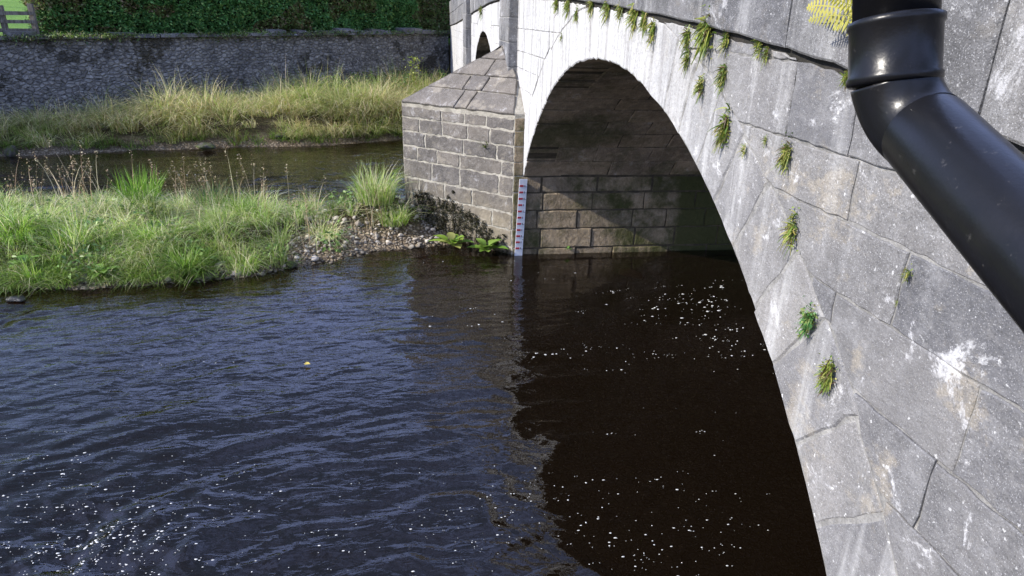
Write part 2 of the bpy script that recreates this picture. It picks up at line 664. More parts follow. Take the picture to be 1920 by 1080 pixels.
zc = [-0.4, 0.0, 0.38, 0.72, 1.06, 1.36, 1.64, 1.9, 2.18, 2.5, 2.78, 3.02, 3.34, 3.9]
fixed = {9: [-1, 0.2, 1.12, 1.97, 2.9, 3.6], 10: [-1, 0.4, 1.4, 2.33, 3.2], 11: [-1, 0.1, 0.95, 1.72, 2.40, 2.87, 3.6], 8: [-1, -0.1, 0.7, 1.56, 2.3],
         7: [-1, 0.2, 1.1, 1.63, 2.2], 6: [-1, 0.5, 1.25, 2.0], 12: [-1, 0.9, 1.7, 2.5, 3.1, 3.8, 4.9]}
for i in range(len(zc) - 1):
    j = list(fixed.get(i, [-1.0, 0.3 + 0.3 * (i % 2), 1.2, 2.0]))
    while j[-1] < 29.5: j.append(min(29.6, j[-1] + random.uniform(0.7, 1.25)))
    course_stones(zc[i], zc[i + 1], j, -1, 29.6)

# parapet
par = part('parapet', mesh('parapet', *(lambda xs: (
    [p for a in xs for p in ((a, -0.03, string(a) + 0.03), (a, -0.03, string(a) + PAR_H - 0.02), (a, -0.36, string(a) + PAR_H - 0.02), (a, -0.36, string(a) + 0.03))],
    [f for i in range(len(xs) - 1) for f in ((4 * i, 4 * i + 1, 4 * i + 5, 4 * i + 4), (4 * i + 1, 4 * i + 2, 4 * i + 6, 4 * i + 5), (4 * i + 2, 4 * i + 3, 4 * i + 7, 4 * i + 6), (4 * i + 3, 4 * i, 4 * i + 4, 4 * i + 7))],
    M_MORT))(list(np.linspace(-5, 29.5, 36)))))
pj = [-1.2, 0.35, 1.80, 2.95, 3.9, 5.0, 6.1]
while pj[-1] < 29: pj.append(min(29.6, pj[-1] + random.uniform(0.9, 1.35)))
for a0, a1 in zip(pj[:-1], pj[1:]):
    xs = np.linspace(a0, a1, 4)
    lean = 0.07 if 0.2 < a0 < 4 else 0
    h1 = random.uniform(0.40, 0.46)
    for lo, hi in ((0.014, 0.46), (0.46, PAR_H)):
        P = [(x, string(x) + lo) for x in xs] + [(x, string(x) + hi) for x in xs[::-1]]
        face_prism('parapet_stone', P, 0.034 + random.uniform(-0.004, 0.006), 0.28, [M_PARA], par, gap=0.005, cham=0.01, step=0.14, jit=0.005)

sx = list(np.linspace(-4.5, 29.5, 70))
V = [p for a in sx for p in ((a, -0.004, string(a) - 0.030), (a, -0.004, string(a) + 0.03))]
link('open_joint', mesh('open_joint', V, [(2 * i, 2 * i + 1, 2 * i + 3, 2 * i + 2) for i in range(len(sx) - 1)], M_GAP), par)

# pilasters
def pilaster(a0, a1, z0, z1, b):
    V = []
    for z in (z0, z1):
        V += [(a0 + 0.01, -0.02, z), (a1 - 0.01, -0.02, z), (a1 - 0.01, b - 0.01, z), (a0 + 0.01, b - 0.01, z)]
    p = part('pilaster', mesh('pilaster', V, [(0, 1, 2, 3), (7, 6, 5, 4), (0, 4, 5, 1), (1, 5, 6, 2), (2, 6, 7, 3), (3, 7, 4, 0)], M_MORT))
    z = z0
    while z < z1 - 0.05:
        h = min(random.uniform(0.36, 0.50), z1 - z)
        if z1 - z - h < 0.15: h = z1 - z
        V = []
        j = lambda: random.uniform(-0.004, 0.004)
        g = 0.006
        for zz in (z + g, z + h - g):
            V += [(a0 + j(), -0.03, zz), (a1 + j(), -0.03, zz), (a1 + j(), b + j(), zz), (a0 + j(), b + j(), zz)]
        o = link('pilaster_stone', mesh('pilaster_stone', V, [(0, 1, 2, 3), (7, 6, 5, 4), (0, 4, 5, 1), (1, 5, 6, 2), (2, 6, 7, 3), (3, 7, 4, 0)], M_PARA), p)
        bv = o.modifiers.new('edge', 'BEVEL')
        bv.width = 0.012
        bv.segments = 2
        z += h


pilaster(11.02, 12.2, 2.35, 4.75, 0.15)
pilaster(19.5, 20.6, -1.2, 4.5, 0.15)

# cutwater
N0 = np.array([10.14, 0.149])
N1 = np.array([11.72, 1.825])
N2 = np.array([13.30, 0.149])
ZE = 2.177
APEX = np.array([11.66, 0.15, 3.06])


k = 0.006
CB = [(10.14 + k, -0.1), (10.14 + k, 0.149 - k * 0.4), (11.72, 1.825 - k * 1.45), (13.30 - k, 0.149 - k * 0.4), (13.30 - k, -0.1)]
V = [(x, y, -1.4) for x, y in CB] + [(x, y, ZE - 0.01) for x, y in CB] + [(11.66, 0.13, 3.03), (11.0, -0.02, 2.70), (12.4, -0.02, 2.70)]
Fc = [(0, 5, 6, 1), (1, 6, 7, 2), (2, 7, 8, 3), (3, 8, 9, 4), (5, 11, 6), (6, 11, 10), (6, 10, 7), (7, 10, 8), (8, 10, 12), (8, 12, 9), (10, 11, 12), (4, 3, 2, 1, 0)]
cut = part('cutwater', mesh('cutwater', V, Fc, M_MORTC))
zr = [-0.55, -0.22, 0.10, 0.38, 0.65, 0.913, 1.22, 1.45, 1.69, 1.92, 2.10]
jr = {9: [0.38, 0.58, 0.77], 8: [0.17, 0.38, 0.61, 0.80], 7: [0.22, 0.57, 0.86], 6: [0.14, 0.33, 0.54, 0.90], 5: [0.28, 0.54, 0.88],
      4: [0.15, 0.40, 0.65], 3: [0.3, 0.57, 0.83], 2: [0.2, 0.5, 0.7], 1: [0.3, 0.66], 0: [0.4, 0.75]}
for sgn, (P0, P1) in ((0, (N1, N0)), (1, (N2, N1))):
    d = P1 - P0
    ln = float(np.hypot(*d))
    eu = (d[0] / ln, d[1] / ln, 0)
    # outward normal eu x ez = (eu_y, -eu_x, 0)
    if np.dot((eu[1], -eu[0]), (P0 + P1) / 2 - np.array([11.72, 0.149])) < 0:
        P0, eu = P1, (-eu[0], -eu[1], 0)
        flip = True
    else:
        flip = False
    for i in range(len(zr) - 1):
        fr = [0] + (jr[i] if sgn == 0 else [0.3 + 0.1 * (i % 2), 0.7]) + [1]
        if flip: fr = [1 - f for f in fr[::-1]]
        for f0, f1 in zip(fr[:-1], fr[1:]):
            prism('cutwater_stone', [(f0 * ln, zr[i]), (f1 * ln, zr[i]), (f1 * ln, zr[i + 1]), (f0 * ln, zr[i + 1])], (P0[0], P0[1], 0), eu, EZ,
                  random.uniform(-0.003, 0.008), 0.1, [M_CUT], cut, gap=0.0165, cham=0.004, step=0.06, jit=0.012)

# quoins on the return between the cutwater and the spandrel
for z0, z1 in zip([HS, 1.45, 1.69, 1.92], [1.45, 1.69, 1.92, 2.11]):
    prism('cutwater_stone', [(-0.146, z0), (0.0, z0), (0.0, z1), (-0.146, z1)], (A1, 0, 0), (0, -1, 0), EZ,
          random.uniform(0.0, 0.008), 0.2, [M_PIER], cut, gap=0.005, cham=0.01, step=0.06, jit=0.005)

# sloping cap courses of the cutwater
def cap(E0, E1, Fp, A, rows, joints, eave):
    """E0-E1 the eave, A the top on the ridge (from E1), Fp where the slope meets the wall (from E0)."""
    E0, E1, Fp, A = (np.array(p, float) for p in (E0, E1, Fp, A))
    eu = (E1 - E0) / np.linalg.norm(E1 - E0)
    g = A - E1
    en = np.cross(eu, g)
    en /= np.linalg.norm(en)
    if en[2] < 0: en = -en
    ev = np.cross(en, eu)
    if ev @ g < 0:
        eu, ev = -eu, -ev
    uv = lambda p: ((p - E0) @ eu, (p - E0) @ ev)
    A_, F_, L_ = uv(A), uv(Fp), uv(E1)
    left = lambda v: np.interp(v, [0, F_[1], max(A_[1], F_[1] + 1e-3)], [0, F_[0], A_[0]])
    right = lambda v: np.interp(v, [0, A_[1]], [L_[0], A_[0]])
    for v0, v1, js in zip(rows[:-1], rows[1:], joints):
        v0, v1 = v0 * A_[1], v1 * A_[1]
        fr = [0] + js + [1]
        for f0, f1 in zip(fr[:-1], fr[1:]):
            vm = (v0 + v1) / 2
            um = lambda f: left(vm) + f * (right(vm) - left(vm))
            end = lambda f, v: left(v) if f == 0 else right(v) if f == 1 else um(f)
            P = [(end(f0, v0), v0), (end(f1, v0), v0), (end(f1, v1), v1), (end(f0, v1), v1)]
            if v0 == 0 and eave:
                P = [(p[0], p[1] - 0.03 if q < 2 else p[1]) for q, p in enumerate(P)]
            prism('cap_stone', P, E0, eu, ev, 0.012 + random.uniform(-0.003, 0.005), 0.10, [M_CUT], cut, gap=0.013, cham=0.01, step=0.10, jit=0.008)


cap((10.14, 0.149, ZE), (11.72, 1.825, ZE), (10.95, 0.0, 2.72), APEX, [0, 0.26, 0.5, 0.78, 1.0], [[0.40, 0.52], [0.38, 0.62], [0.5], []], True)
cap((13.30, 0.149, ZE), (11.72, 1.825, ZE), (12.4, 0.0, 2.72), APEX, [0, 0.26, 0.5, 0.78, 1.0], [[0.45], [0.5], [0.5], []], True)

# ---------------------------------------------------------------- ground, river bed, banks
BAR = [(9.0, 14), (9.1, 10), (9.2, 7.1), (9.25, 6.2), (9.34, 4.96), (9.47, 4.0), (10.05, 2.95), (10.5, 2.33), (10.75, 1.4), (10.95, 0.95), (12.6, 0.95), (12.5, 2.2),
       (12.5, 3.4), (12.7, 5), (12.9, 7), (12.9, 10), (13, 14), (11, 17)]
WA, WBp = np.array([20.5, 13.3]), np.array([30.0, 0.0])
wd = (WBp - WA) / np.linalg.norm(WBp - WA)
wnrm = np.array([-wd[1], wd[0]])
if wnrm[0] < 0: wnrm = -wnrm                     # points away from the river
WT0, WT1 = 2.63, 2.86
FARB = [(17.6, 24), (18.4, 15), (18.65, 11.9), (19.37, 9.0), (19.85, 6.5), (20.05, 5.0), (20.4, 3.5), (21.2, 2.0), (21.4, 0.0), (21.4, -60), (600, -60), (600, 300), (17, 300), (16, 40)]


def ground_z(x, y):
    z = np.full(x.shape, -0.95) + 0.15 * (fbm(x * 0.6, y * 0.6, 3, 3) - 0.5) - 0.45
    d = sdist(x, y, BAR)
    wob = 0.25 * (fbm(x * 1.3, y * 1.3, 3, 5) - 0.5)
    db = d + wob
    hb = np.where(db > 0, 0.02 + 0.34 * sstep(0, 1.3, db), 0.02 + db * 0.42)
    hb = hb + 0.10 * (fbm(x * 2.2, y * 2.2, 3, 9) - 0.5) * sstep(0, 0.5, db)
    hb = hb + 0.32 * np.exp(-(((x - 11.75) / 0.75) ** 2 + ((y - 2.15) / 0.65) ** 2))
    z = np.maximum(z, hb)
    d2 = sdist(x, y, FARB) + 0.5 * (fbm(x * 0.8, y * 0.8, 3, 21) - 0.5)
    hf = np.where(d2 > 0, 0.02 + 0.12 * sstep(0, 0.4, d2) + 0.45 * sstep(0.5, 1.6, d2) * (0.5 + 0.5 * sstep(11.5, 6, y)), d2 * 0.45 + 0.02)
    z = np.maximum(z, hf)
    s = (x - WA[0]) * wnrm[0] + (y - WA[1]) * wnrm[1]
    hill = 2.62 + 0.03 * np.clip(s - 3, 0, 400) + 0.09 * np.clip(s - 60, 0, 500) + 0.5 * np.clip(s / 60, 0, 1) * (fbm(x * 0.03, y * 0.03, 3, 31) - 0.3)
    z = np.where((s > 0.45) & (y > -0.5), np.maximum(z, hill), z)
    z = np.where((y <= -0.5) & (x > 22), np.maximum(z, 2.4), z)
    near = sstep(0.9, 0.3, x)
    z = z * (1 - near) + 0.5 * near
    return z


def axis(segs):
    out = []
    for a, b, st in segs: out += list(np.arange(a, b, st))
    return np.array(out + [segs[-1][1]])


gx = axis([(-400, -20, 40), (-20, 0, 2), (0, 8.4, 0.4), (8.4, 13.4, 0.07), (13.4, 18, 0.3), (18, 31, 0.14), (31, 60, 2), (60, 900, 40)])
gy = axis([(-400, -60, 40), (-60, -8, 2), (-8, -2, 0.4), (-2, 14.5, 0.09), (14.5, 30, 0.7), (30, 60, 4), (60, 500, 40)])
GX, GY = np.meshgrid(gx, gy, indexing='ij')
GZ = ground_z(GX, GY)


def grid_tris(nx, ny):
    i = np.arange(nx * ny).reshape(nx, ny)
    a, b, c, d = i[:-1, :-1].ravel(), i[1:, :-1].ravel(), i[1:, 1:].ravel(), i[:-1, 1:].ravel()
    return np.concatenate([np.stack([a, b, c], 1), np.stack([a, c, d], 1)])


t = NT('river_ground')
px_, py_, pz_ = t.xyz()
peb = t.vor(14, 'F1', 'Color')
pebd = t.vor(14, 'DISTANCE_TO_EDGE', 'Distance')
gry = t.n('ShaderNodeSeparateColor')
t.l(peb, gry.inputs[0])
stn = t.mix(gry.outputs[0], (0.16, 0.12, 0.08), (0.36, 0.29, 0.20))
stn = t.mix(t.ramp(pebd, 0.0, 0.12, 0.8, 0), stn, (0.05, 0.035, 0.02))
soil = t.mix(t.ramp(t.noise(5, 6, 0.7), 0.35, 0.65), (0.07, 0.05, 0.03), (0.10, 0.09, 0.04))
fieldc = t.mix(t.ramp(t.noise(0.25, 8, 0.7), 0.35, 0.65), (0.11, 0.22, 0.035), (0.17, 0.30, 0.05))
hz = t.math('ADD', pz_, t.math('MULTIPLY', t.math('SUBTRACT', t.noise(2.5, 4, 0.6), 0.5), 0.3))
gc = t.mix(t.ramp(hz, 0.14, 0.26), stn, soil)
gc = t.mix(t.ramp(pz_, 2.3, 2.5), gc, fieldc)
M_GROUND = t.done(gc, 0.95, t.bump(t.math('ADD', t.ramp(pebd, 0, 0.25), t.noise(30, 4, 0.6)), 0.03))
ground = link('ground', tri_mesh('ground', np.stack([GX, GY, GZ], -1).reshape(-1, 3), grid_tris(len(gx), len(gy)), M_GROUND, smooth=True))
tag(ground, 'river bed, gravel banks and the green field rising behind the wall', None, None, 'structure')

# ---------------------------------------------------------------- river
wx = axis([(0.2, 2.2, 0.2), (2.2, 9, 0.032), (9, 13.6, 0.05), (13.6, 22, 0.10), (22, 30, 1)])
wy = axis([(-120, -8, 8), (-8, -3, 0.12), (-3, 7.5, 0.045), (7.5, 14, 0.09), (14, 30, 0.5), (30, 120, 10)])
X, Y = np.meshgrid(wx, wy, indexing='ij')


def water_h(x, y):
    # the stream runs along y: ripples are drawn out along the flow, which swings round on the upstream side
    sw = 0.32 * sstep(0.0, 5.0, y) * sstep(9.5, 3.5, x) + 0.05
    wx1, wy1 = fbm(x * 0.7, y * 0.7, 3, 41) - 0.5, fbm(x * 0.7 + 9, y * 0.7, 3, 43) - 0.5
    wx2, wy2 = fbm(x * 2.3, y * 1.4, 2, 45) - 0.5, fbm(x * 2.3 + 5, y * 1.4, 2, 47) - 0.5

    def turn(da):
        c_, s_ = np.cos(sw + da), np.sin(sw + da)
        return x * c_ + y * s_ + 0.55 * wx1 + 0.20 * wx2, -x * s_ + y * c_ + 0.55 * wy1 + 0.30 * wy2

    def ridge(u, v, seed, p):
        return (1 - np.abs(2 * noise2(u, v, seed) - 1)) ** p

    u, v = turn(0.0)
    h = 0.026 * (fbm(u * 0.9, v * 0.5, 2, 51) - 0.5)
    patch = sstep(0.30, 0.65, fbm(x * 0.9 + 3, y * 0.6, 2, 49))
    h += 0.016 * ridge(u * 2.5, v * 1.1, 53, 3) * (0.4 + 0.6 * patch)
    u, v = turn(0.22)
    h += 0.014 * ridge(u * 5.2, v * 1.9, 57, 3) * (0.3 + 0.7 * patch)
    u, v = turn(-0.18)
    h += 0.011 * ridge(u * 6.6 + 7, v * 2.3, 56, 3) * (1 - 0.6 * patch)
    u, v = turn(0.05)
    h += 0.0065 * ridge(u * 12 + 3, v * 4.0, 58, 2)
    h += 0.004 * (fbm(u * 14, v * 5.0, 2, 59) - 0.5)
    amp = 0.18 + 0.82 * sstep(-0.9, 1.3, y + 0.5 * (fbm(x * 0.7, y * 0.7, 2, 61) - 0.5) + 0.22 * np.clip(5.0 - x, 0, 4))
    amp *= 0.62 + 0.85 * sstep(8.5, 4.0, x)
    amp = np.where(x > 13, 0.9, amp)
    # little rapids over the stones at the left and at the foot of the picture
    tur = np.exp(-(((x - 4.0) / 0.8) ** 2 + ((y - 4.0) / 0.9) ** 2)) + 0.8 * np.exp(-(((x - 8.3) / 0.7) ** 2 + ((y - 6.9) / 0.8) ** 2))
    h = h * amp + 0.16 * tur * (fbm(x * 3.2, y * 3.2, 3, 67) - 0.5)
    return h


Z = water_h(X, Y)
Z[0, :] = Z[-1, :] = 0
Z[:, 0] = Z[:, -1] = 0
Z -= 0.02
nx, ny = len(wx), len(wy)
V = np.stack([X, Y, Z], -1).reshape(-1, 3)
T = grid_tris(nx, ny)
gi = np.arange(nx * ny).reshape(nx, ny)
border = np.concatenate([gi[:, 0], gi[-1, 1:], gi[-2::-1, -1], gi[0, -2:0:-1]])
nb = len(border)
low = V[border].copy()
low[:, 2] = -1.7
V = np.concatenate([V, low])
li = np.arange(nb) + nx * ny
nxt = np.roll(np.arange(nb), -1)
T = np.concatenate([T, np.stack([border, li, li[nxt]], 1), np.stack([border, li[nxt], border[nxt]], 1)])
cidx = len(V)
V = np.concatenate([V, [[15, 0, -1.7]]])
T = np.concatenate([T, np.stack([li, np.full(nb, cidx), li[nxt]], 1)])

t = NT('river_water')
x_, y_, z_ = t.xyz()
n1 = t.noise(1, 3, 0.55, vec=t.scale((9, 3.0, 1)), dist=0.8)
n2 = t.noise(1, 3, 0.6, vec=t.scale((26, 9, 1)), dist=0.5)
rough_zone = t.ramp(t.math('ADD', y_, t.math('MULTIPLY', t.math('SUBTRACT', t.noise(0.8, 3), 0.5), 1.5)), -0.9, 1.3, 0.16, 1.0)
hh = t.math('ADD', t.math('MULTIPLY', n1, 0.8), t.math('MULTIPLY', n2, 0.10))
hh = t.math('MULTIPLY', hh, rough_zone)
nrm = t.bump(hh, 0.016)
fr = t.n('ShaderNodeFresnel')
fr.inputs['IOR'].default_value = 1.45
t.l(nrm, fr.inputs['Normal'])
gl = t.n('ShaderNodeBsdfGlossy')
gl.inputs['Roughness'].default_value = 0.04
gl.inputs['Color'].default_value = (1, 1, 1, 1)
t.l(nrm, gl.inputs['Normal'])
tr = t.n('ShaderNodeBsdfTransparent')
tr.inputs['Color'].default_value = (0.93, 0.86, 0.74, 1)
df = t.n('ShaderNodeBsdfDiffuse')
df.inputs['Color'].default_value = (0.015, 0.0095, 0.0055, 1)
bd = t.n('ShaderNodeMixShader')
bd.inputs[0].default_value = 0.35
t.l(tr.outputs[0], bd.inputs[1])
t.l(df.outputs[0], bd.inputs[2])
mx = t.n('ShaderNodeMixShader')
t.l(fr.outputs[0], mx.inputs[0])
t.l(bd.outputs[0], mx.inputs[1])
t.l(gl.outputs[0], mx.inputs[2])
t.l(mx.outputs[0], t.out.inputs['Surface'])
ab = t.n('ShaderNodeVolumeAbsorption')
ab.inputs['Color'].default_value = (0.86, 0.62, 0.10, 1)
ab.inputs['Density'].default_value = 11.0
t.l(ab.outputs[0], t.out.inputs['Volume'])
M_WATER = t.m
river = link('river', tri_mesh('river', V, T, M_WATER, smooth=True))
tag(river, 'dark peat-brown river flowing under the bridge', None, None, 'structure')


# ---------------------------------------------------------------- blades and leaves
def blades(base, h, lean, width, seg=3, droop=1.0):
    """base (n,3), h (n,), lean (n,2) horizontal reach of the tip as a share of h."""
    n = len(base)
    tt = np.linspace(0, 1, seg + 1)
    ln = np.linalg.norm(lean, axis=1)
    side = np.stack([-lean[:, 1], lean[:, 0], np.zeros(n)], 1) / (ln[:, None] + 1e-6)
    rot = rng.uniform(-0.9, 0.9, n)
    dirn = np.stack([lean[:, 0], lean[:, 1], np.zeros(n)], 1) / (ln[:, None] + 1e-6)
    side = side * np.cos(rot)[:, None] + dirn * np.sin(rot)[:, None]
    rows = []
    for q in tt:
        hz = np.stack([lean[:, 0], lean[:, 1], np.zeros(n)], 1) * (h * q ** 1.8)[:, None]
        vz = h * (q - 0.45 * droop * np.clip(ln, 0, 1.6) * q ** 2.4)
        c = base + hz
        c[:, 2] += vz
        wq = width * (1 - q) ** 0.6 * 0.5
        if q < 1:
            rows += [c - side * wq[:, None], c + side * wq[:, None]]
        else:
            rows += [c]
    Vb = np.stack(rows, 1)
    m = Vb.shape[1]
    tri = []
    for s in range(seg - 1):
        a = 2 * s
        tri += [(a, a + 1, a + 3), (a, a + 3, a + 2)]
    a = 2 * (seg - 1)
    tri += [(a, a + 1, a + 2)]
    T = (np.array(tri)[None] + (np.arange(n) * m)[:, None, None]).reshape(-1, 3)
    return Vb.reshape(-1, 3), T, m


def pick(cols, n, wts=None, jit=0.18):
    c = np.array(cols)[rng.choice(len(cols), n, p=wts)]
    return c * (1 + rng.uniform(-jit, jit, (n, 1))) * (1 + rng.uniform(-0.06, 0.06, (n, 3)))


class Bag:
    def __init__(s): s.V, s.T, s.C, s.n = [], [], [], 0

    def add(s, V, T, C):
        s.V.append(V); s.T.append(T + s.n); s.C.append(C); s.n += len(V)

    def tuft(s, c, n, h, spread, reach, cols, wts=None, width=0.009, hv=0.35, seg=3, bias=(0, 0), droop=1.0):
        a = rng.uniform(0, 2 * math.pi, n)
        r = spread * np.sqrt(rng.uniform(0, 1, n))
        base = np.stack([c[0] + r * np.cos(a), c[1] + r * np.sin(a), np.full(n, c[2] - 0.02)], 1)
        a2 = a + rng.normal(0, 0.7, n)
        k = reach * rng.uniform(0.2, 1.25, n)
        lean = np.stack([k * np.cos(a2) + bias[0], k * np.sin(a2) + bias[1]], 1)
        hh = h * (1 + rng.uniform(-hv, hv, n))
        V, T, m = blades(base, hh, lean, width * rng.uniform(0.7, 1.3, n), seg, droop)
        s.add(V, T, np.repeat(pick(cols, n, wts), m, 0))

    def leaves(s, P, size, cols, wts=None, flat=0.5, asp=0.6):
        n = len(P)
        nrm = rng.normal(0, 1, (n, 3))
        nrm[:, 2] = np.abs(nrm[:, 2]) + flat
        nrm /= np.linalg.norm(nrm, axis=1)[:, None]
        r = rng.normal(0, 1, (n, 3))
        u = np.cross(nrm, r)
        u /= np.linalg.norm(u, axis=1)[:, None]
        v = np.cross(nrm, u)
        sz = size * rng.uniform(0.6, 1.4, n)
        u = u * sz[:, None] * 0.5
        v = v * (sz * asp)[:, None] * 0.5
        fold = nrm * (sz * 0.12)[:, None]
        Vv = np.stack([P - u, P + v + fold, P + u, P - v + fold], 1).reshape(-1, 3)
        T = (np.array([(0, 1, 2), (0, 2, 3)])[None] + (np.arange(n) * 4)[:, None, None]).reshape(-1, 3)
        s.add(Vv, T, np.repeat(pick(cols, n, wts), 4, 0))

    def build(s, name, mat, parent=None, loc=None):
        V = np.concatenate(s.V)
        if loc is not None: V = V - np.array(loc)
        return link(name, tri_mesh(name, V, np.concatenate(s.T), mat, np.concatenate(s.C)), parent, loc if loc is not None else (0, 0, 0))


def gz1(x, y): return float(ground_z(np.array([float(x)]), np.array([float(y)]))[0])


GREEN = [(0.15, 0.29, 0.03), (0.32, 0.48, 0.08), (0.52, 0.62, 0.22), (0.68, 0.67, 0.36), (0.78, 0.71, 0.48)]
GW = [0.25, 0.28, 0.2, 0.15, 0.12]
PALE = [(0.28, 0.38, 0.08), (0.52, 0.52, 0.19), (0.74, 0.66, 0.36), (0.82, 0.71, 0.45), (0.38, 0.27, 0.14)]
PW = [0.22, 0.25, 0.27, 0.18, 0.08]

# grass of the gravel bar
g = Bag()
N = 1750
cx, cy = rng.uniform(9.0, 13.0, N), rng.uniform(1.6, 12.5, N)
d = sdist(cx, cy, BAR)
den = sstep(-0.05, 0.08, d) * (0.10 + 0.90 * sstep(3.2, 4.6, cy + 0.5 * (cx - 10) + 0.8 * (fbm(cx * 1.5, cy * 1.5, 3, 71) - 0.5)))
keep = rng.uniform(0, 1, N) < den
cx, cy = cx[keep], cy[keep]
gap_ = fbm(cx * 2.4, cy * 2.4, 2, 73)
ok_ = (gap_ > 0.40) | (rng.uniform(0, 1, len(cx)) < 0.25)
cx, cy = cx[ok_], cy[ok_]
cz = ground_z(cx, cy)
patch = fbm(cx * 0.9, cy * 0.9, 3, 77)
for x, y, z, p in zip(cx, cy, cz, patch):
    dry = min(max((p - 0.42) * 5, 0), 1)
    wts = np.array(GW) * (1 - dry) + np.array([0.08, 0.14, 0.24, 0.28, 0.26]) * dry
    wts /= wts.sum()
    h = random.uniform(0.16, 0.46) * (0.6 + 0.7 * float(sstep(0, 0.9, sdist(np.array([x]), np.array([y]), BAR))[0]))
    lum = float(fbm(np.array(x * 1.7), np.array(y * 1.7), 2, 79))
    h *= 0.26 + 1.25 * lum
    tone = random.choice([0.55, 0.85, 1.1, 1.2, 1.3])
    bx, by = 1.8 * (float(fbm(np.array(x * 1.1), np.array(y * 1.1), 2, 83)) - 0.6), 1.8 * (float(fbm(np.array(x * 1.1), np.array(y * 1.1), 2, 87)) - 0.55)
    g.tuft((x, y, z), random.randint(40, 80), h, random.uniform(0.07, 0.16), random.uniform(0.8, 1.7), [tuple(v * tone for v in cc) for cc in GREEN], wts, 0.0085,
           bias=(bx, by))
for _ in range(170):
    y = random.uniform(4.3, 11)
    x = random.uniform(9.0, 9.7)
    dd = float(sdist(np.array([x]), np.array([y]), BAR)[0])
    if not -0.06 < dd < 0.28: continue
    tone = random.choice([0.5, 0.7, 0.9])
    g.tuft((x, y, max(gz1(x, y), 0.0)), 60, random.uniform(0.18, 0.40), 0.12, random.uniform(0.9, 1.5), [tuple(v * tone for v in cc) for cc in GREEN], [0.42, 0.34, 0.14, 0.06, 0.04], 0.010,
           bias=(random.uniform(-0.8, -0.2), random.uniform(-0.3, 0.3)))
for _ in range(75):
    y, x = random.uniform(3.0, 11), random.uniform(9.25, 12.6)
    dd = float(sdist(np.array([x]), np.array([y]), BAR)[0])
    if dd < 0.0 or (y < 4 and random.random() < 0.6): continue
    tone = random.choice([0.45, 0.7, 1.0, 1.25])
    wts = random.choice([[0.5, 0.35, 0.1, 0.03, 0.02], [0.2, 0.3, 0.3, 0.1, 0.1], [0.05, 0.1, 0.2, 0.3, 0.35]])
    g.tuft((x, y, gz1(x, y)), 210, random.uniform(0.28, 0.58), random.uniform(0.10, 0.2), random.uniform(0.7, 1.3), [tuple(v * tone for v in cc) for cc in GREEN], wts, 0.0095,
           bias=(random.uniform(-0.5, 0.2), random.uniform(-0.4, 0.4)), droop=1.3)
o = g.build('grass', M_GRASS)
tag(o, 'rough green and straw-coloured grass covering the gravel bar', 'grass', None, 'stuff')

# dry stalks with seed heads standing on the back of the bar
g = Bag()
for px, py, hgt, n in ((15, 360, 0.75, 5), (40, 365, 0.7, 4), (115, 345, 0.8, 6), (150, 350, 0.9, 6), (170, 350, 0.85, 6), (205, 350, 0.75, 5), (255, 345, 0.8, 5), (300, 330, 0.9, 4), (345, 340, 1.0, 5),
                       (375, 350, 0.85, 5), (405, 350, 0.85, 5), (435, 355, 0.85, 5), (470, 360, 0.7, 4), (500, 370, 0.7, 4), (585, 390, 0.7, 5), (540, 400, 0.5, 3), (710, 360, 0.75, 5)):
    top = at(px, py, 2, 0.62)
    x, y = float(np.clip(top[0] + random.uniform(-0.9, 0.5), 10.6, 12.6)), float(top[1])
    z = max(gz1(x, y), 0.05)
    for _ in range(n + 2):
        xx, yy = x + random.gauss(0, 0.25), y + random.gauss(0, 0.2)
        g.tuft((xx, yy, z), 1, hgt * random.uniform(0.6, 1.35), 0.02, 0.30, [(0.48, 0.36, 0.22), (0.62, 0.52, 0.34), (0.30, 0.20, 0.12)], None, 0.016, 0.1, 4)
        Vt = g.V[-1][-1]
        g.leaves(Vt[None] + rng.normal(0, 1, (11, 3)) * np.array([0.013, 0.013, 0.06]), 0.032, [(0.40, 0.31, 0.19), (0.54, 0.45, 0.28), (0.24, 0.17, 0.10)])
o = g.build('dry_grass_stalks', M_GRASS)
tag(o, 'tall dry brown stalks with seed heads rising from the bar', 'dry grass', None, 'stuff')


g = Bag()
for _ in range(70):
    y = random.uniform(2.6, 9)
    x = random.uniform(9.3, 12.3)
    if float(sdist(np.array([x]), np.array([y]), BAR)[0]) < 0.02: continue
    z = gz1(x, y)
    n = 26
    P = np.stack([x + rng.normal(0, 0.09, n), y + rng.normal(0, 0.10, n), z + rng.uniform(0.03, 0.32, n)], 1)
    g.leaves(P, 0.085, [(0.17, 0.28, 0.06), (0.24, 0.36, 0.09), (0.10, 0.18, 0.04)], None, 0.9, 0.55)
o = g.build('weeds', M_LEAF)
tag(o, 'low broad-leaved weeds growing among the grass of the bar', 'weeds', None, 'stuff')


def tussock(name, label, cat, x, y, n, h, spread, reach, cols, wts=None, width=0.012, z=None, **k):
    z = gz1(x, y) if z is None else z
    b = Bag()
    b.tuft((x, y, z), n, h, spread, reach, cols, wts, width, **k)
    return tag(b.build(name, M_GRASS, None, (x, y, z)), label, cat)


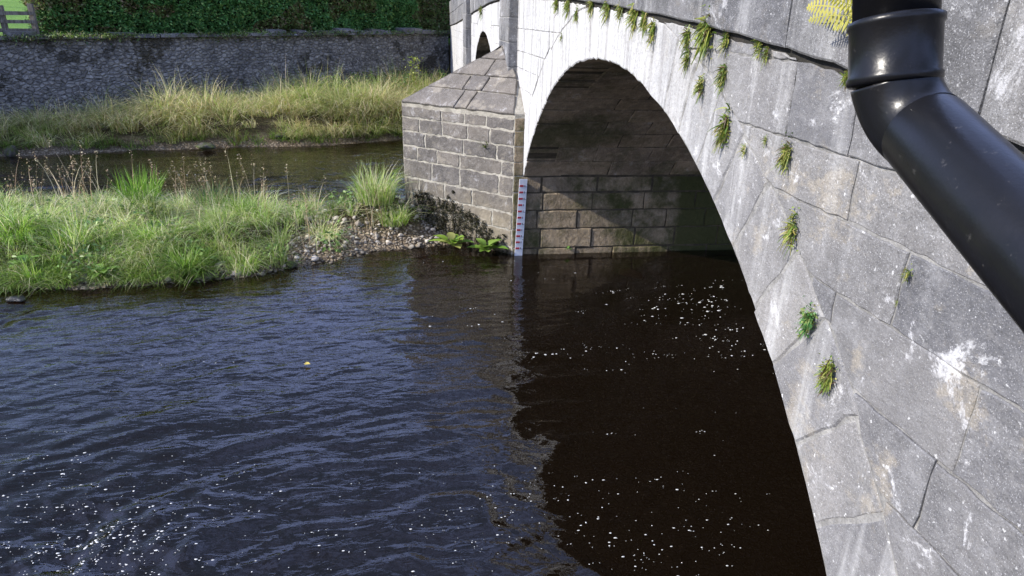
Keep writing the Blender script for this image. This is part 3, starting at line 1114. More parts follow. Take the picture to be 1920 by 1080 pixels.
p = at(300, 400, 2, 0.4)
tussock('rush_clump', 'bright green clump of upright broad blades standing above the grass of the bar', 'rushes', 11.9, p[1] + 0.45, 260, 0.68, 0.30, 0.35,
        [(0.16, 0.32, 0.03), (0.22, 0.38, 0.05), (0.12, 0.25, 0.03)], None, 0.02)
tussock('rush_clump', 'blue-green clump of fine blades with straw tips behind the pebbles', 'rushes', 11.6, 5.0, 220, 0.55, 0.26, 0.5,
        [(0.09, 0.18, 0.05), (0.13, 0.22, 0.07), (0.36, 0.30, 0.16)], None, 0.012)
tussock('grass_tussock', 'pale green tussock with reddish stalks growing against the nose of the cutwater', 'grass', 11.45, 2.30, 520, 0.62, 0.30, 0.75,
        GREEN, [0.15, 0.25, 0.25, 0.2, 0.15], 0.011, bias=(-0.1, -0.05))
tussock('grass_tussock', 'low rounded tussock spilling over pebbles below the cutwater nose', 'grass', 11.1, 2.0, 320, 0.40, 0.22, 0.9,
        GREEN, [0.25, 0.3, 0.2, 0.15, 0.10], 0.010, bias=(-0.2, -0.1))
tussock('grass_tussock', 'thin straw-tipped tussock alone among the pebbles by the back channel', 'grass', 11.95, 3.45, 70, 0.55, 0.10, 0.6,
        PALE, PW, 0.010)
tussock('grass_tussock', 'dark green mound of grass hanging into the water at the near edge of the bar', 'grass', 9.62, 4.85, 520, 0.42, 0.30, 1.0,
        [(0.08, 0.17, 0.02), (0.12, 0.23, 0.035), (0.20, 0.27, 0.07)], None, 0.010, bias=(-0.35, 0))

# far bank grass
g = Bag()
N = 1700
cx, cy = rng.uniform(18.5, 30, N), rng.uniform(-0.2, 14, N)
d2 = sdist(cx, cy, FARB)
s = (cx - WA[0]) * wnrm[0] + (cy - WA[1]) * wnrm[1]
keep = (d2 > 0.22) & (s < -0.1)
cx, cy, d2 = cx[keep], cy[keep], d2[keep]
cz = ground_z(cx, cy)
for x, y, z, dd in zip(cx, cy, cz, d2):
    if float(fbm(np.array(x * 1.3), np.array(y * 1.3), 2, 107)) < 0.36 and random.random() < 0.5: continue
    h = (0.32 + 1.15 * float(fbm(np.array(x * 0.9), np.array(y * 0.9), 2, 101))) * random.uniform(0.7, 1.25) * (1 if dd > 0.8 else 0.7) * (0.65 + 0.35 * float(sstep(12, 8, np.array(y))))
    gp = float(sstep(0.46, 0.64, fbm(np.array(x * 0.8 + 4), np.array(y * 0.8), 3, 103)))
    w_ = np.array(PW) * (1 - gp) + np.array([0.50, 0.34, 0.08, 0.03, 0.05]) * gp
    tone = random.choice([0.6, 0.95, 1.1, 1.2])
    g.tuft((x, y, z), 50, h, random.uniform(0.12, 0.26), random.uniform(0.8, 1.6), [tuple(v * tone for v in cc) for cc in PALE], w_ / w_.sum(), 0.016,
           bias=(random.uniform(-1.2, -0.1), random.uniform(-0.4, 0.4)))
N = 800
cx, cy = rng.uniform(18.4, 22, N), rng.uniform(2, 13, N)
d2 = sdist(cx, cy, FARB)
keep = (d2 > -0.05) & (d2 < 0.5) & (rng.uniform(0, 1, N) < 0.7)
for x, y in zip(cx[keep], cy[keep]):
    g.tuft((x, y, max(gz1(x, y), 0)), 34, random.uniform(0.12, 0.42), 0.16, 1.2, [(0.07, 0.13, 0.02), (0.16, 0.29, 0.04), (0.28, 0.40, 0.08), (0.12, 0.10, 0.04)], None, 0.014, bias=(-0.5, 0))
o = g.build('bank_grass', M_GRASS)
tag(o, 'long pale tan grass hanging over the far bank below the wall', 'grass', None, 'stuff')

# green weeds on the far bank beside the bridge
g = Bag()
for _ in range(90):
    y = random.uniform(0.3, 4.6)
    wx_ = WA[0] + (WA[1] - y) / (WA[1] - WBp[1]) * (WBp[0] - WA[0])
    x = wx_ - random.uniform(0.2, 3.4)
    if x < 21.6: continue
    z = gz1(x, y)
    h = random.uniform(0.5, 1.0)
    n = 60
    P = np.stack([x + rng.normal(0, 0.10, n), y + rng.normal(0, 0.10, n), z + rng.uniform(0.1, 1, n) * h], 1)
    g.leaves(P, 0.085, [(0.07, 0.16, 0.03), (0.11, 0.22, 0.05), (0.17, 0.25, 0.06), (0.28, 0.22, 0.10)], None, 0.3)
o = g.build('undergrowth', M_LEAF)
tag(o, 'green nettles and weeds on the far bank beside the bridge', 'weeds', None, 'stuff')
b = Bag()
c0 = np.array([26.3, 1.55, 0.55])
P = c0 + np.stack([rng.normal(0, 0.16, 190), rng.normal(0, 0.14, 190), rng.uniform(0.2, 1.55, 190)], 1)
b.leaves(P, 0.10, [(0.30, 0.36, 0.05), (0.24, 0.33, 0.05), (0.36, 0.38, 0.08)], None, 0.3)
b.tuft(c0, 9, 1.5, 0.1, 0.15, [(0.16, 0.20, 0.05)], None, 0.02)
tag(b.build('sapling', M_LEAF, None, tuple(c0)), 'yellow-green leafy sapling against the river wall beside the bridge', 'sapling')

# ---------------------------------------------------------------- stones of the bar
t = NT('cobble_stone')
rn = t.n('ShaderNodeObjectInfo').outputs['Random']
c = t.mix(rn, (0.25, 0.21, 0.165), (0.62, 0.55, 0.45))
c = t.mix(t.ramp(t.noise(14, 6, 0.7), 0.4, 0.65, 0, 0.5), c, (0.40, 0.36, 0.29))
zz = t.xyz()[2]
c = t.mix(t.ramp(zz, 0.0, 0.07, 0.75, 0.0), c, (0.035, 0.028, 0.016))
M_COB = t.done(c, 0.8, t.bump(t.noise(40, 6, 0.7), 0.012))
t = NT('mossy_rock')
c = t.mix(t.ramp(t.noise(9, 6, 0.7), 0.4, 0.6), (0.05, 0.045, 0.04), (0.10, 0.09, 0.08))
c = t.mix(t.ramp(t.noise(5, 5, 0.7), 0.42, 0.58), c, (0.06, 0.075, 0.018))
M_ROCK = t.done(c, 0.7, t.bump(t.noise(22, 7, 0.7), 0.02))

ico_cache = {}


def ico(sub):
    if sub not in ico_cache:
        import bmesh
        bm = bmesh.new()
        bmesh.ops.create_icosphere(bm, subdivisions=sub, radius=1)
        ico_cache[sub] = (np.array([v.co[:] for v in bm.verts]), np.array([[v.index for v in f.verts] for f in bm.faces]))
        bm.free()
    return ico_cache[sub]


def pebble_shape(sub, seed, blocky=0.5):
    V, T = ico(sub)
    r = np.random.default_rng(seed)
    V = V.copy()
    for _ in range(13):                     # flat broken faces
        n = r.normal(0, 1, 3)
        n /= np.linalg.norm(n)
        dd = V @ n
        lim = r.uniform(0.55, 0.85)
        V -= np.clip(dd - lim, 0, None)[:, None] * n * (0.75 + 0.5 * blocky)
    V *= 1 + 0.08 * (np.sin(V @ r.normal(0, 2.5, 3) + r.uniform(0, 6)))[:, None]
    return V * np.array([1.0, r.uniform(0.6, 0.95), r.uniform(0.45, 0.75)]), T


cob_meshes = []
for i in range(9):
    V, T = pebble_shape(2, 100 + i)
    cob_meshes.append(tri_mesh('cobble', V, T, M_COB, smooth=False))
placed = 0
tries = 0
while placed < 270 and tries < 20000:
    tries += 1
    y = random.uniform(1.25, 5.2)
    x = random.uniform(9.3, 12.2)
    dd = float(sdist(np.array([x]), np.array([y]), BAR)[0])
    if dd < -0.12 or dd > 1.5: continue
    if y > 3.6 and dd > 0.55 and random.random() < 0.8: continue
    z = gz1(x, y)
    r = random.uniform(0.028, 0.058) if random.random() < 0.85 else random.uniform(0.058, 0.09)
    o = link('cobble', cob_meshes[placed % 9], None, (x, y, max(z, -0.04) + r * 0.35))
    o.scale = (r, r, r * random.uniform(0.8, 1.3))
    o.rotation_euler = (random.uniform(-0.5, 0.5), random.uniform(-0.5, 0.5), random.uniform(0, 6.28))
    tag(o, 'pale brown angular cobble lying among many alike on the gravel bar', 'cobble', 'cobbles on the gravel bar')
    placed += 1
PV, PT = [], []
nn = 0
for i in range(4200):
    y = random.uniform(1.0, 8.5)
    x = random.uniform(9.1, 12.4)
    dd = float(sdist(np.array([x]), np.array([y]), BAR)[0])
    if dd < -0.15 or dd > 1.4: continue
    if y > 3.8 and dd > 0.35: continue
    V, T = pebble_shape(1, 500 + i % 40)
    r = random.uniform(0.012, 0.036)
    a = random.uniform(0, 6.28)
    ca, sa = math.cos(a), math.sin(a)
    V = V @ np.array([[ca, sa, 0], [-sa, ca, 0], [0, 0, 1]]) * r + np.array([x, y, max(gz1(x, y), -0.05) + r * 0.4])
    PV.append(V); PT.append(T + nn); nn += len(V)
o = link('gravel', tri_mesh('gravel', np.concatenate(PV), np.concatenate(PT), M_COB))
tag(o, 'small pale gravel filling the gaps on the bar', 'gravel', None, 'stuff')


def rock(label, px, py, size, mat=M_ROCK, sub=3, seed=1, sc=(1, 1, 1), lift=0.25, name='rock', pt=None):
    c = at(px, py, 2, 0.0) if pt is None else np.array(pt)
    V, T = pebble_shape(sub, seed, 0.3)
    V = V * size * np.array(sc)
    V += 0.05 * size * np.sin(V * 5 / size).sum(1)[:, None] * V / (np.linalg.norm(V, axis=1)[:, None] + 1e-6)
    o = link(name, tri_mesh(name, V, T, mat, smooth=True), None, (c[0], c[1], c[2] + size * lift))
    o.rotation_euler = (0, 0, seed * 1.3)
    return tag(o, label, 'rock')


t = NT('pale_rock')
M_PALE = t.done(t.mix(t.ramp(t.noise(20, 5, 0.7), 0.4, 0.6), (0.55, 0.50, 0.45), (0.42, 0.36, 0.31)), 0.8, t.bump(t.noise(40, 5, 0.7), 0.01))
rock('pale pinkish white stone alone at the water edge of the bar', 443, 516, 0.085, M_PALE, 3, 5)
t = NT('wet_rock')
M_WET = t.done(t.mix(t.ramp(t.noise(12, 5, 0.7), 0.4, 0.6), (0.012, 0.012, 0.012), (0.04, 0.036, 0.03)), 0.3, t.bump(t.noise(22, 7, 0.7), 0.02), 0.5)
rock('dark wet rock standing in the rapids off the left end of the bar', 30, 562, 0.12, M_WET, 3, 6, (1, 1, 0.7), 0.1)
rock('amber stone lying just under the water inside the near arch', 1185, 500, 0.20, M_PALE, 3, 21, (1.0, 1.6, 0.4), -0.62)
rock('dark grey boulder at the waterline under hanging grass of the bar', 160, 528, 0.16, M_ROCK, 3, 7)
rock('flat mossy rock in the back channel under the far bank', 388, 281, 0.30, M_ROCK, 3, 8, (1, 1.4, 0.6))
rock('round black boulder with wet highlights on the far waterline', 533, 268, 0.26, M_WET, 3, 9, (0.9, 0.9, 1.4), 0.5)
rock('brown mossy rock half buried among cobbles at the bar edge', 462, 498, 0.12, M_ROCK, 3, 12)
rock('green-topped rock low in the water below the cobbles', 545, 500, 0.11, M_ROCK, 3, 13)
rock('dark rock beside the hanging grass mound at the bar edge', 395, 520, 0.13, M_ROCK, 3, 14)
rock('brown rock under the dark bank at the left of the back channel', 25, 290, 0.26, M_ROCK, 3, 15)
rock('grey stone at the foot of the far bank below the long grass', 585, 262, 0.18, M_COB, 3, 16)
rock('pale flat stone at the foot of the far bank beside the cutwater', 690, 256, 0.20, M_COB, 3, 17)

# ---------------------------------------------------------------- moss on the cutwater
dirc = np.array([1.58, 1.676]) / math.hypot(1.58, 1.676)        # from the near corner to the nose
nout = np.array([-dirc[1], dirc[0]])
nout = nout if nout @ np.array([-1, 1]) > 0 else -nout


def on_cutwater(px, py):
    d_ = ray(px, py)
    n3 = np.array([nout[0], nout[1], 0])
    p0 = np.array([10.14, 0.149, 0])
    return CAM + d_ * (((p0 - CAM) @ n3) / (d_ @ n3))


MOSS = [(775, 355), (800, 362), (815, 375), (835, 372), (850, 378), (868, 395), (885, 402), (905, 412), (922, 432), (930, 455), (950, 470), (930, 475), (890, 470), (850, 450), (810, 430), (790, 400)]
b = Bag()
mp = np.array(MOSS, float)
cnt = 0
while cnt < 460:
    qx, qy = random.uniform(770, 955), random.uniform(350, 476)
    dd = float(sdist(np.array([qx]), np.array([qy]), MOSS)[0])
    if dd < -5 or (dd < 1 and random.random() < 0.8): continue
    p = on_cutwater(qx, qy)
    if p[2] < -0.02: continue
    n = 26
    P = p + rng.normal(0, 0.030, (n, 3)) * (1 - 0.6 * np.abs([nout[0], nout[1], 0])) + np.array([nout[0], nout[1], 0]) * 0.006
    b.leaves(P, 0.024, [(0.045, 0.038, 0.02), (0.055, 0.048, 0.025), (0.025, 0.022, 0.014), (0.075, 0.07, 0.03)], None, 0.0, 0.7)
    cnt += 1
for qx, qy, r in ((782, 366, 5), (793, 368, 6), (800, 363, 4), (805, 372, 5), (842, 368, 5), (851, 360, 4), (884, 404, 8), (922, 432, 6), (945, 450, 7), (948, 442, 5), (935, 445, 5), (824, 376, 7)):
    p = on_cutwater(qx, qy)
    P = p + rng.normal(0, r * 0.0035, (26, 3)) + np.array([nout[0], nout[1], 0]) * 0.018
    b.leaves(P, 0.03, [(0.018, 0.016, 0.009), (0.03, 0.026, 0.012)], None, 0.0, 0.7)
o = b.build('moss', M_LEAF)
tag(o, 'black-brown moss clinging to the foot of the cutwater', 'moss', None, 'stuff')


# broad leaved plants at the water's edge
def dock(label, base, n, ln, cols):
    root = empty('dock_plant', base)
    tag(root, label, 'plant', 'broad-leaved plants at the foot of the cutwater')
    for i in range(n):
        a = random.uniform(0, 6.28)
        l, wd_ = ln * random.uniform(0.45, 0.95), ln * random.uniform(0.26, 0.42)
        up_ = random.uniform(0.6, 1.35)
        rows = []
        for q, wq in ((0, 0.08), (0.3, 0.12), (0.42, 0.8), (0.62, 1.0), (0.82, 0.7), (1.0, 0.08)):
            r = l * (q * math.cos(up_) + 0.22 * q * q)
            z = l * (q * math.sin(up_) - 0.45 * q * q)
            rows.append(((r * math.cos(a), r * math.sin(a), z), wq * wd_ / 2))
        V, T = [], []
        for (c_, w_) in rows:
            V += [(c_[0] - w_ * math.sin(a), c_[1] + w_ * math.cos(a), c_[2] + w_ * 0.25), c_, (c_[0] + w_ * math.sin(a), c_[1] - w_ * math.cos(a), c_[2] + w_ * 0.25)]
        for k_ in range(len(rows) - 1):
            for m_ in range(2):
                i0 = 3 * k_ + m_
                T += [(i0, i0 + 1, i0 + 4), (i0, i0 + 4, i0 + 3)]
        col = np.repeat(pick(cols, 1), len(V), 0)
        link('leaf', tri_mesh('leaf', np.array(V), np.array(T), M_LEAF, col, smooth=True), root)


dock('broad yellow-green dock plant with round leaves at the water between pebbles and moss', tuple(at(850, 462, 2, 0.03)), 19, 0.46,
     [(0.24, 0.36, 0.05), (0.16, 0.30, 0.05), (0.40, 0.42, 0.12)])
dock('upright narrow-leaved green plant in the water under the moss near the gauge board', tuple(at(913, 472, 2, 0.02)), 20, 0.42,
     [(0.17, 0.32, 0.04), (0.25, 0.38, 0.07)])
dock('small leafy weed hanging over the waterline beneath the lit pier wall', tuple(np.array([A1 - 0.05, -0.75, 0.06])), 9, 0.12, [(0.10, 0.22, 0.04)])
dock('leafy green plant at the bar edge below the pale grass', tuple(at(195, 515, 2, 0.1)), 12, 0.30, [(0.14, 0.28, 0.04), (0.20, 0.33, 0.06)])
dock('bright leafy plant low among grasses at the left end of the bar', tuple(at(50, 500, 2, 0.15)), 14, 0.34, [(0.16, 0.30, 0.05), (0.22, 0.36, 0.08)])

# ---------------------------------------------------------------- gauge board
t = NT('white_enamel')
M_WHITE = t.done(t.mix(t.ramp(t.noise(12, 5, 0.7), 0.45, 0.7, 0, 0.25), (0.74, 0.75, 0.78), (0.55, 0.52, 0.48)), 0.35, None, 0.4)
M_RED = plain('red_paint', (0.45, 0.05, 0.06), 0.5)
M_BLACK = plain('black_paint', (0.03, 0.03, 0.035), 0.5)
M_GALV = plain('dull_metal', (0.30, 0.30, 0.30), 0.5, 0.4)


def box_me(name, lo, hi, mat):
    (x0, y0, z0), (x1, y1, z1) = lo, hi
    V = [(x0, y0, z0), (x1, y0, z0), (x1, y1, z0), (x0, y1, z0), (x0, y0, z1), (x1, y0, z1), (x1, y1, z1), (x0, y1, z1)]
    return mesh(name, V, [(3, 2, 1, 0), (4, 5, 6, 7), (0, 1, 5, 4), (1, 2, 6, 5), (2, 3, 7, 6), (3, 0, 4, 7)], mat)


ga = empty('gauge_board', (A1 - 0.06, 0.045, 0.0))
tag(ga, 'white river level gauge board with red marks fixed upright to the pier corner', 'gauge')
ga.rotation_euler = (math.radians(2.2), 0, math.radians(6))
link('board', box_me('board', (0, -0.062, -0.35), (0.012, 0.062, 1.21), M_WHITE), ga)
link('backing_post', box_me('backing_post', (0.0125, -0.04, -0.5), (0.05, 0.04, 1.17), M_GALV), ga)
mk = box_me('mark', (-0.004, -0.006, -0.015), (0.0, 0.058, 0.015), M_RED)
dg = box_me('digit', (-0.004, -0.012, -0.016), (0.0, -0.004, 0.016), M_BLACK)
dg2 = mesh('digit', [v.co[:] for v in dg.vertices] + [(-0.004, -0.038, -0.016), (0, -0.038, -0.016), (0, -0.038, -0.011), (-0.004, -0.038, -0.011), (-0.004, -0.016, -0.016), (0, -0.016, -0.016), (0, -0.016, -0.011), (-0.004, -0.016, -0.011)],
           [tuple(p.vertices) for p in dg.polygons] + [(8, 9, 10, 11), (12, 13, 14, 15), (8, 12, 15, 11), (8, 9, 13, 12), (11, 10, 14, 15)], M_BLACK)
for i in range(11):
    link('mark', mk, ga, (0, 0, 0.105 + 0.1 * i))
    link('digit', dg if i % 2 else dg2, ga, (0, -0.018, 0.105 + 0.1 * i))
for z in (0.25, 1.0):
    link('bolt', box_me('bolt', (-0.005, -0.055, z - 0.006), (0, -0.043, z + 0.006), M_GALV), ga)

# ---------------------------------------------------------------- plants rooted in the bridge's face
FERN = [(0.09, 0.16, 0.02), (0.20, 0.27, 0.04), (0.36, 0.38, 0.08), (0.48, 0.44, 0.13), (0.12, 0.07, 0.04)]


def wall_tuft(label, px, py, size_px, kind='fern', dens=1.0, b=0.01):
    """A spleenwort: short arching fronds that rise from a joint, lean out from the wall and hang."""
    p = at(px, py, 1, b)
    depth = (p - CAM) @ fw
    sz = size_px * depth / F
    bag = Bag()
    n = int(95 * dens)
    a = rng.uniform(-1.5, 1.5, n)
    out = rng.uniform(0.15, 0.6, n)
    upw = rng.uniform(-0.9, 0.9, n)
    ln = sz * rng.uniform(0.18, 0.50, n)
    dirs = np.stack([np.sin(a) * 0.45, out, upw], 1)
    dirs /= np.linalg.norm(dirs, axis=1)[:, None]
    base = p + rng.normal(0, 1, (n, 3)) * np.array([0.11, 0.01, 0.20]) * sz
    base[:, 1] = np.maximum(base[:, 1], 0.0)
    seg = 4
    wv = np.cross(dirs, rng.normal(0, 1, (n, 3)))
    wv /= np.linalg.norm(wv, axis=1)[:, None]
    col = pick(FERN if kind == 'fern' else [(0.08, 0.22, 0.05), (0.13, 0.30, 0.08), (0.28, 0.34, 0.10)], n, [0.26, 0.28, 0.22, 0.14, 0.10] if kind == 'fern' else None)
    rows = []
    for q in np.linspace(0, 1, seg + 1):
        c_ = base + dirs * (ln * q)[:, None]
        c_[:, 2] -= ln * 0.45 * q * q
        wd_ = sz * 0.034 * (1 - 0.8 * q) * (0.6 + 0.4 * (q > 0.1))
        rows += [c_ - wv * wd_, c_ + wv * wd_]
    V = np.stack(rows, 1)
    m = V.shape[1]
    tri = []
    for s_ in range(seg): tri += [(2 * s_, 2 * s_ + 1, 2 * s_ + 3), (2 * s_, 2 * s_ + 3, 2 * s_ + 2)]
    T = (np.array(tri)[None] + (np.arange(n) * m)[:, None, None]).reshape(-1, 3)
    bag.add(V.reshape(-1, 3), T, np.repeat(col, m, 0))
    k_ = int(90 * dens)
    P = base[rng.integers(0, n, k_)] + rng.normal(0, 1, (k_, 3)) * np.array([0.13, 0.07, 0.17]) * sz
    P[:, 1] = np.maximum(P[:, 1], 0.012)
    bag.leaves(P, sz * 0.085, FERN[:4], [0.3, 0.3, 0.25, 0.15], 0.3, 0.6)
    if kind == 'leafy':
        k_ = 60
        P = p + np.stack([rng.normal(0, 0.16, k_), rng.uniform(0.05, 0.35, k_), rng.normal(0.0, 0.26, k_)], 1) * sz
        bag.leaves(P, sz * 0.16, [(0.09, 0.26, 0.07), (0.15, 0.33, 0.10), (0.30, 0.38, 0.12)], None, 0.2, 0.8)
    o = bag.build('wall_fern' if kind == 'fern' else 'wall_plant', M_LEAF, None, tuple(p))
    return tag(o, label, 'fern' if kind == 'fern' else 'plant', 'plants rooted in the joints of the bridge face')


PL = [
    ('largest dark tuft of spleenwort on the dark joint below the parapet', 1328, 55, 78, 1.8),
    ('yellowing tuft beside the largest dark tuft on the parapet joint', 1363, 75, 40, 1.0),
    ('narrow green tuft on the parapet joint just short of the largest dark tuft', 1290, 68, 44, 1.0),
    ('slim hanging tuft under the joint below the narrow green tuft', 1289, 108, 38, 0.8),
    ('straggling tuft on the parapet joint between the largest tuft and drainpipe', 1424, 85, 40, 0.9),
    ('dark end tuft where the parapet joint jogs toward the drainpipe', 1438, 100, 34, 0.7),
    ('bushy tuft under the narrow joint beneath the largest dark tuft', 1357, 138, 44, 1.1),
    ('small upright tuft beside the bushy tuft over the arch', 1315, 160, 42, 0.9),
    ('large ragged tuft midway up the arch ring', 1361, 237, 62, 1.5),
    ('small sprig just below the large ragged tuft of the arch ring', 1396, 280, 28, 0.5),
    ('tiny sprig alone on the pale joint above the dense cone tuft', 1436, 262, 22, 0.4),
    ('dense cone-shaped tuft hanging under the white streak', 1476, 290, 52, 1.4),
    ('slender two-tiered tuft on the ring below the dense cone tuft', 1487, 430, 62, 0.8),
    ('thin sparse sprig under the elbow of the drainpipe', 1703, 515, 36, 0.4),
    ('tiny leaf speck on the joint below the thin sprig', 1682, 567, 14, 0.3),
    ('dense round yellow-green tuft lowest on the arch face', 1555, 700, 62, 1.9),
    ('tuft partly hidden behind the socket of the drainpipe', 1588, 145, 34, 0.8),
    ('small sprig on the parapet joint behind the sloping drainpipe', 1786, 208, 20, 0.4),
    ('second sprig on the parapet joint behind the sloping drainpipe lower down', 1825, 235, 26, 0.6),
    ('tuft at the crown end of the parapet joint hanging over white stone', 1225, 55, 44, 1.0),
    ('hanging yellow tuft left of the narrow green tuft on the parapet joint', 1192, 25, 48, 1.3),
    ('tuft above the crown of the arch at the top of the white stone', 1140, 12, 40, 1.1),
    ('tiny pale sprig on the white stone over the left haunch', 1053, 70, 18, 0.4),
    ('small tuft under the parapet joint above the left haunch', 1082, 26, 30, 0.6),
    ('first tuft of the row under the parapet joint next to the pilaster', 1045, 6, 30, 0.8),
    ('second tuft of the row under the parapet joint from the pilaster', 1066, 8, 34, 0.8),
    ('yellow tuft over the crown between two hanging tufts of the parapet joint', 1165, 16, 36, 1.0),
    ('wide low tuft of the parapet joint just short of the crown', 1110, 8, 34, 1.0),
    ('greenish tuft hanging between crown tuft and narrow green tuft', 1210, 38, 42, 1.1),
]
for lb, x, y, s_, dn in PL: wall_tuft(lb, x, y, s_, 'fern', dn)
wall_tuft('blue-green leafy plant with dark hanging tip on the arch ring', 1520, 600, 58, 'leafy', 1.0)
wall_tuft('dark green tuft on the parapet joint over the far arch', 903, 20, 20, 'fern', 0.8, 0.02)
# sprig in a joint of the cutwater
b = Bag()
p = on_cutwater(912, 275)
b.tuft((p[0] + nout[0] * 0.01, p[1] + nout[1] * 0.01, p[2]), 26, 0.14, 0.03, 0.9, [(0.13, 0.22, 0.04), (0.26, 0.30, 0.08), (0.10, 0.08, 0.03)], None, 0.012, bias=tuple(nout * 0.7))
tag(b.build('wall_fern', M_LEAF, None, tuple(p)), 'little dry sprig in a joint on the pointed cutwater', 'fern', 'plants rooted in the joints of the bridge face')


# the fern behind the drainpipe
def fern():
    root0 = at(1660, 40, 1, 0.03)
    root = empty('fern', tuple(root0))
    tag(root, 'bright yellow-green fern fronds showing from behind the drainpipe on the parapet', 'fern')
    for (px, py, b_) in ((1512, 14, 0.12), (1515, 38, 0.16), (1578, -20, 0.18), (1590, 85, 0.14), (1545, -6, 0.2), (1600, 60, 0.2), (1560, 55, 0.1)):
        tip = at(px, py, 1, b_) - root0
        ln = np.linalg.norm(tip)
        V, T = [], []
        side = np.cross(tip / ln, np.array([0.25, 1, 0.1]))
        side /= np.linalg.norm(side)
        nn_ = 15
        mid = lambda q: tip * q + np.array([0, 0.05, 0.03]) * 4 * q * (1 - q) * ln * 2
        for i in range(nn_):
            q = 0.12 + 0.88 * i / nn_
            c_ = mid(q)
            l_ = ln * 0.26 * (1 - q) ** 0.8 * (0.55 + 0.45 * min(1, q * 4)) + 0.004
            wq = ln * 0.015
            tdir = tip / ln
            for sg in (1, -1):
                e = c_ + side * sg * l_ + tdir * l_ * 0.35 + np.array([0, -0.02, -0.02]) * l_ * 4
                m1 = c_ + (e - c_) * 0.45
                b0 = len(V)
                V += [c_ - tdir * wq * 0.5, c_ + tdir * wq * 0.5, m1 - tdir * wq, m1 + tdir * wq, e]
                T += [(b0, b0 + 1, b0 + 3), (b0, b0 + 3, b0 + 2), (b0 + 2, b0 + 3, b0 + 4)]
        for i in range(8):     # midrib
            a_, c_ = mid(i / 8), mid((i + 1) / 8)
            b0 = len(V)
            s_ = side * ln * 0.006
            V += [a_ - s_, a_ + s_, c_ + s_, c_ - s_]
            T += [(b0, b0 + 1, b0 + 2), (b0, b0 + 2, b0 + 3)]
        col = np.repeat(pick([(0.48, 0.46, 0.06), (0.40, 0.44, 0.06), (0.55, 0.50, 0.10)], 1), len(V), 0)
        link('frond', tri_mesh('frond', np.array(V), np.array(T), M_LEAF, col), root)


fern()

# ---------------------------------------------------------------- drainpipe
t = NT('black_plastic')
c = t.mix(t.ramp(t.noise(75, 6, 0.75), 0.61, 0.71, 0, 0.4), (0.007, 0.007, 0.008), (0.10, 0.095, 0.09))
c = t.mix(t.ramp(t.noise(7, 5, 0.7), 0.5, 0.75, 0, 0.35), c, (0.016, 0.015, 0.015))
M_PIPE = t.done(c, t.ramp(t.noise(9, 4, 0.6), 0.3, 0.7, 0.27, 0.38), t.bump(t.noise(300, 2, 0.5), 0.00012), 0.28)


def sweep(name, pts, rad, parent, mat, n=40, caps=True):
    """A tube of round section through points, radius per point."""
    pts = [np.array(p, float) for p in pts]
    V, Fc = [], []
    prev = None
    for i, p in enumerate(pts):
        tg = pts[min(i + 1, len(pts) - 1)] - pts[max(i - 1, 0)]
        tg /= np.linalg.norm(tg)
        if prev is None:
            u = np.cross(tg, [0.3, 1, 0.2])
        else:
            u = prev - tg * (prev @ tg)
        u /= np.linalg.norm(u)
        prev = u
        v = np.cross(tg, u)
        for k_ in range(n):
            a = 2 * math.pi * k_ / n
            V.append(p + (u * math.cos(a) + v * math.sin(a)) * rad[i])
    for i in range(len(pts) - 1):
        for k_ in range(n):
            j = (k_ + 1) % n
            Fc.append((i * n + k_, i * n + j, (i + 1) * n + j, (i + 1) * n + k_))
    if caps:
        Fc.append(tuple(range(n - 1, -1, -1)))
        Fc.append(tuple(range((len(pts) - 1) * n, len(pts) * n)))
    org = np.array(parent.location) if parent else 0
    me = mesh(name, [x - org for x in V], Fc, mat, None, True)
    return link(name, me, parent)


RP = 0.034
PT_ = CAM + 0.585 * ray(1681, -40)
PB_ = CAM + 0.598 * ray(1676, 150)
PA_ = CAM + 0.590 * ray(1722, 235)
PC_ = CAM + 0.495 * ray(1862, 385)
axv = (PT_ - PB_) / np.linalg.norm(PT_ - PB_)
axd = (PC_ - PA_) / np.linalg.norm(PC_ - PA_)
pipe = empty('drainpipe', tuple(PB_))
tag(pipe, 'black plastic drainpipe with socket and elbow crossing in front of the bridge face', 'drainpipe')
sweep('upper_pipe', [PB_ + axv * 0.03, PB_ + axv * 0.6], [RP, RP], pipe, M_PIPE)


def on_ax(px, py, a=PB_, d_=axv):
    r = ray(px, py)
    A_ = np.array([r, -d_]).T
    sol = np.linalg.lstsq(A_, a - CAM, rcond=None)[0]
    return sol[1]


s0, s1, s2, s3 = on_ax(1680, 152), on_ax(1680, 128), on_ax(1680, 52), on_ax(1680, 40)
dz_ = s3 - s0
sock = [(s0 - 0.003, 0.0352), (s0 - 0.001, 0.0378), (s0 + 0.004, 0.0382), (s0 + 0.006, 0.0366), (s3 - 0.006, 0.0366), (s3 - 0.004, 0.0382), (s3 + 0.001, 0.0382), (s3 + 0.0025, 0.0345)]
sweep('socket', [PB_ + axv * s for s, r in sock], [r for s, r in sock], pipe, M_PIPE, 48)
# elbow: a quadratic bend from the vertical axis into the sloping one
e0 = PB_ + axv * (s0 + 0.002)
# the corner of the two axes
A_ = np.array([axv, -axd]).T
sol = np.linalg.lstsq(A_, PA_ - e0, rcond=None)[0]
corner = (e0 + axv * sol[0] + PA_ + axd * sol[1]) / 2
e1 = PA_ + axd * 0.012
bend = [(1 - q) ** 2 * e0 + 2 * q * (1 - q) * corner + q * q * e1 for q in np.linspace(0, 1, 24)]
sweep('elbow', bend, [0.0352] * 24, pipe, M_PIPE, 48)
e2 = e1 + axd * 0.9
sweep('lower_pipe', [e1 - axd * 0.01, e1 + axd * 0.0005, e1 + axd * 0.0012, e1 + axd * 0.003, e2], [0.0335, 0.0335, 0.0352, 0.0356, 0.0356], pipe, M_PIPE, 48)
lug = on_ax(1680, 118)

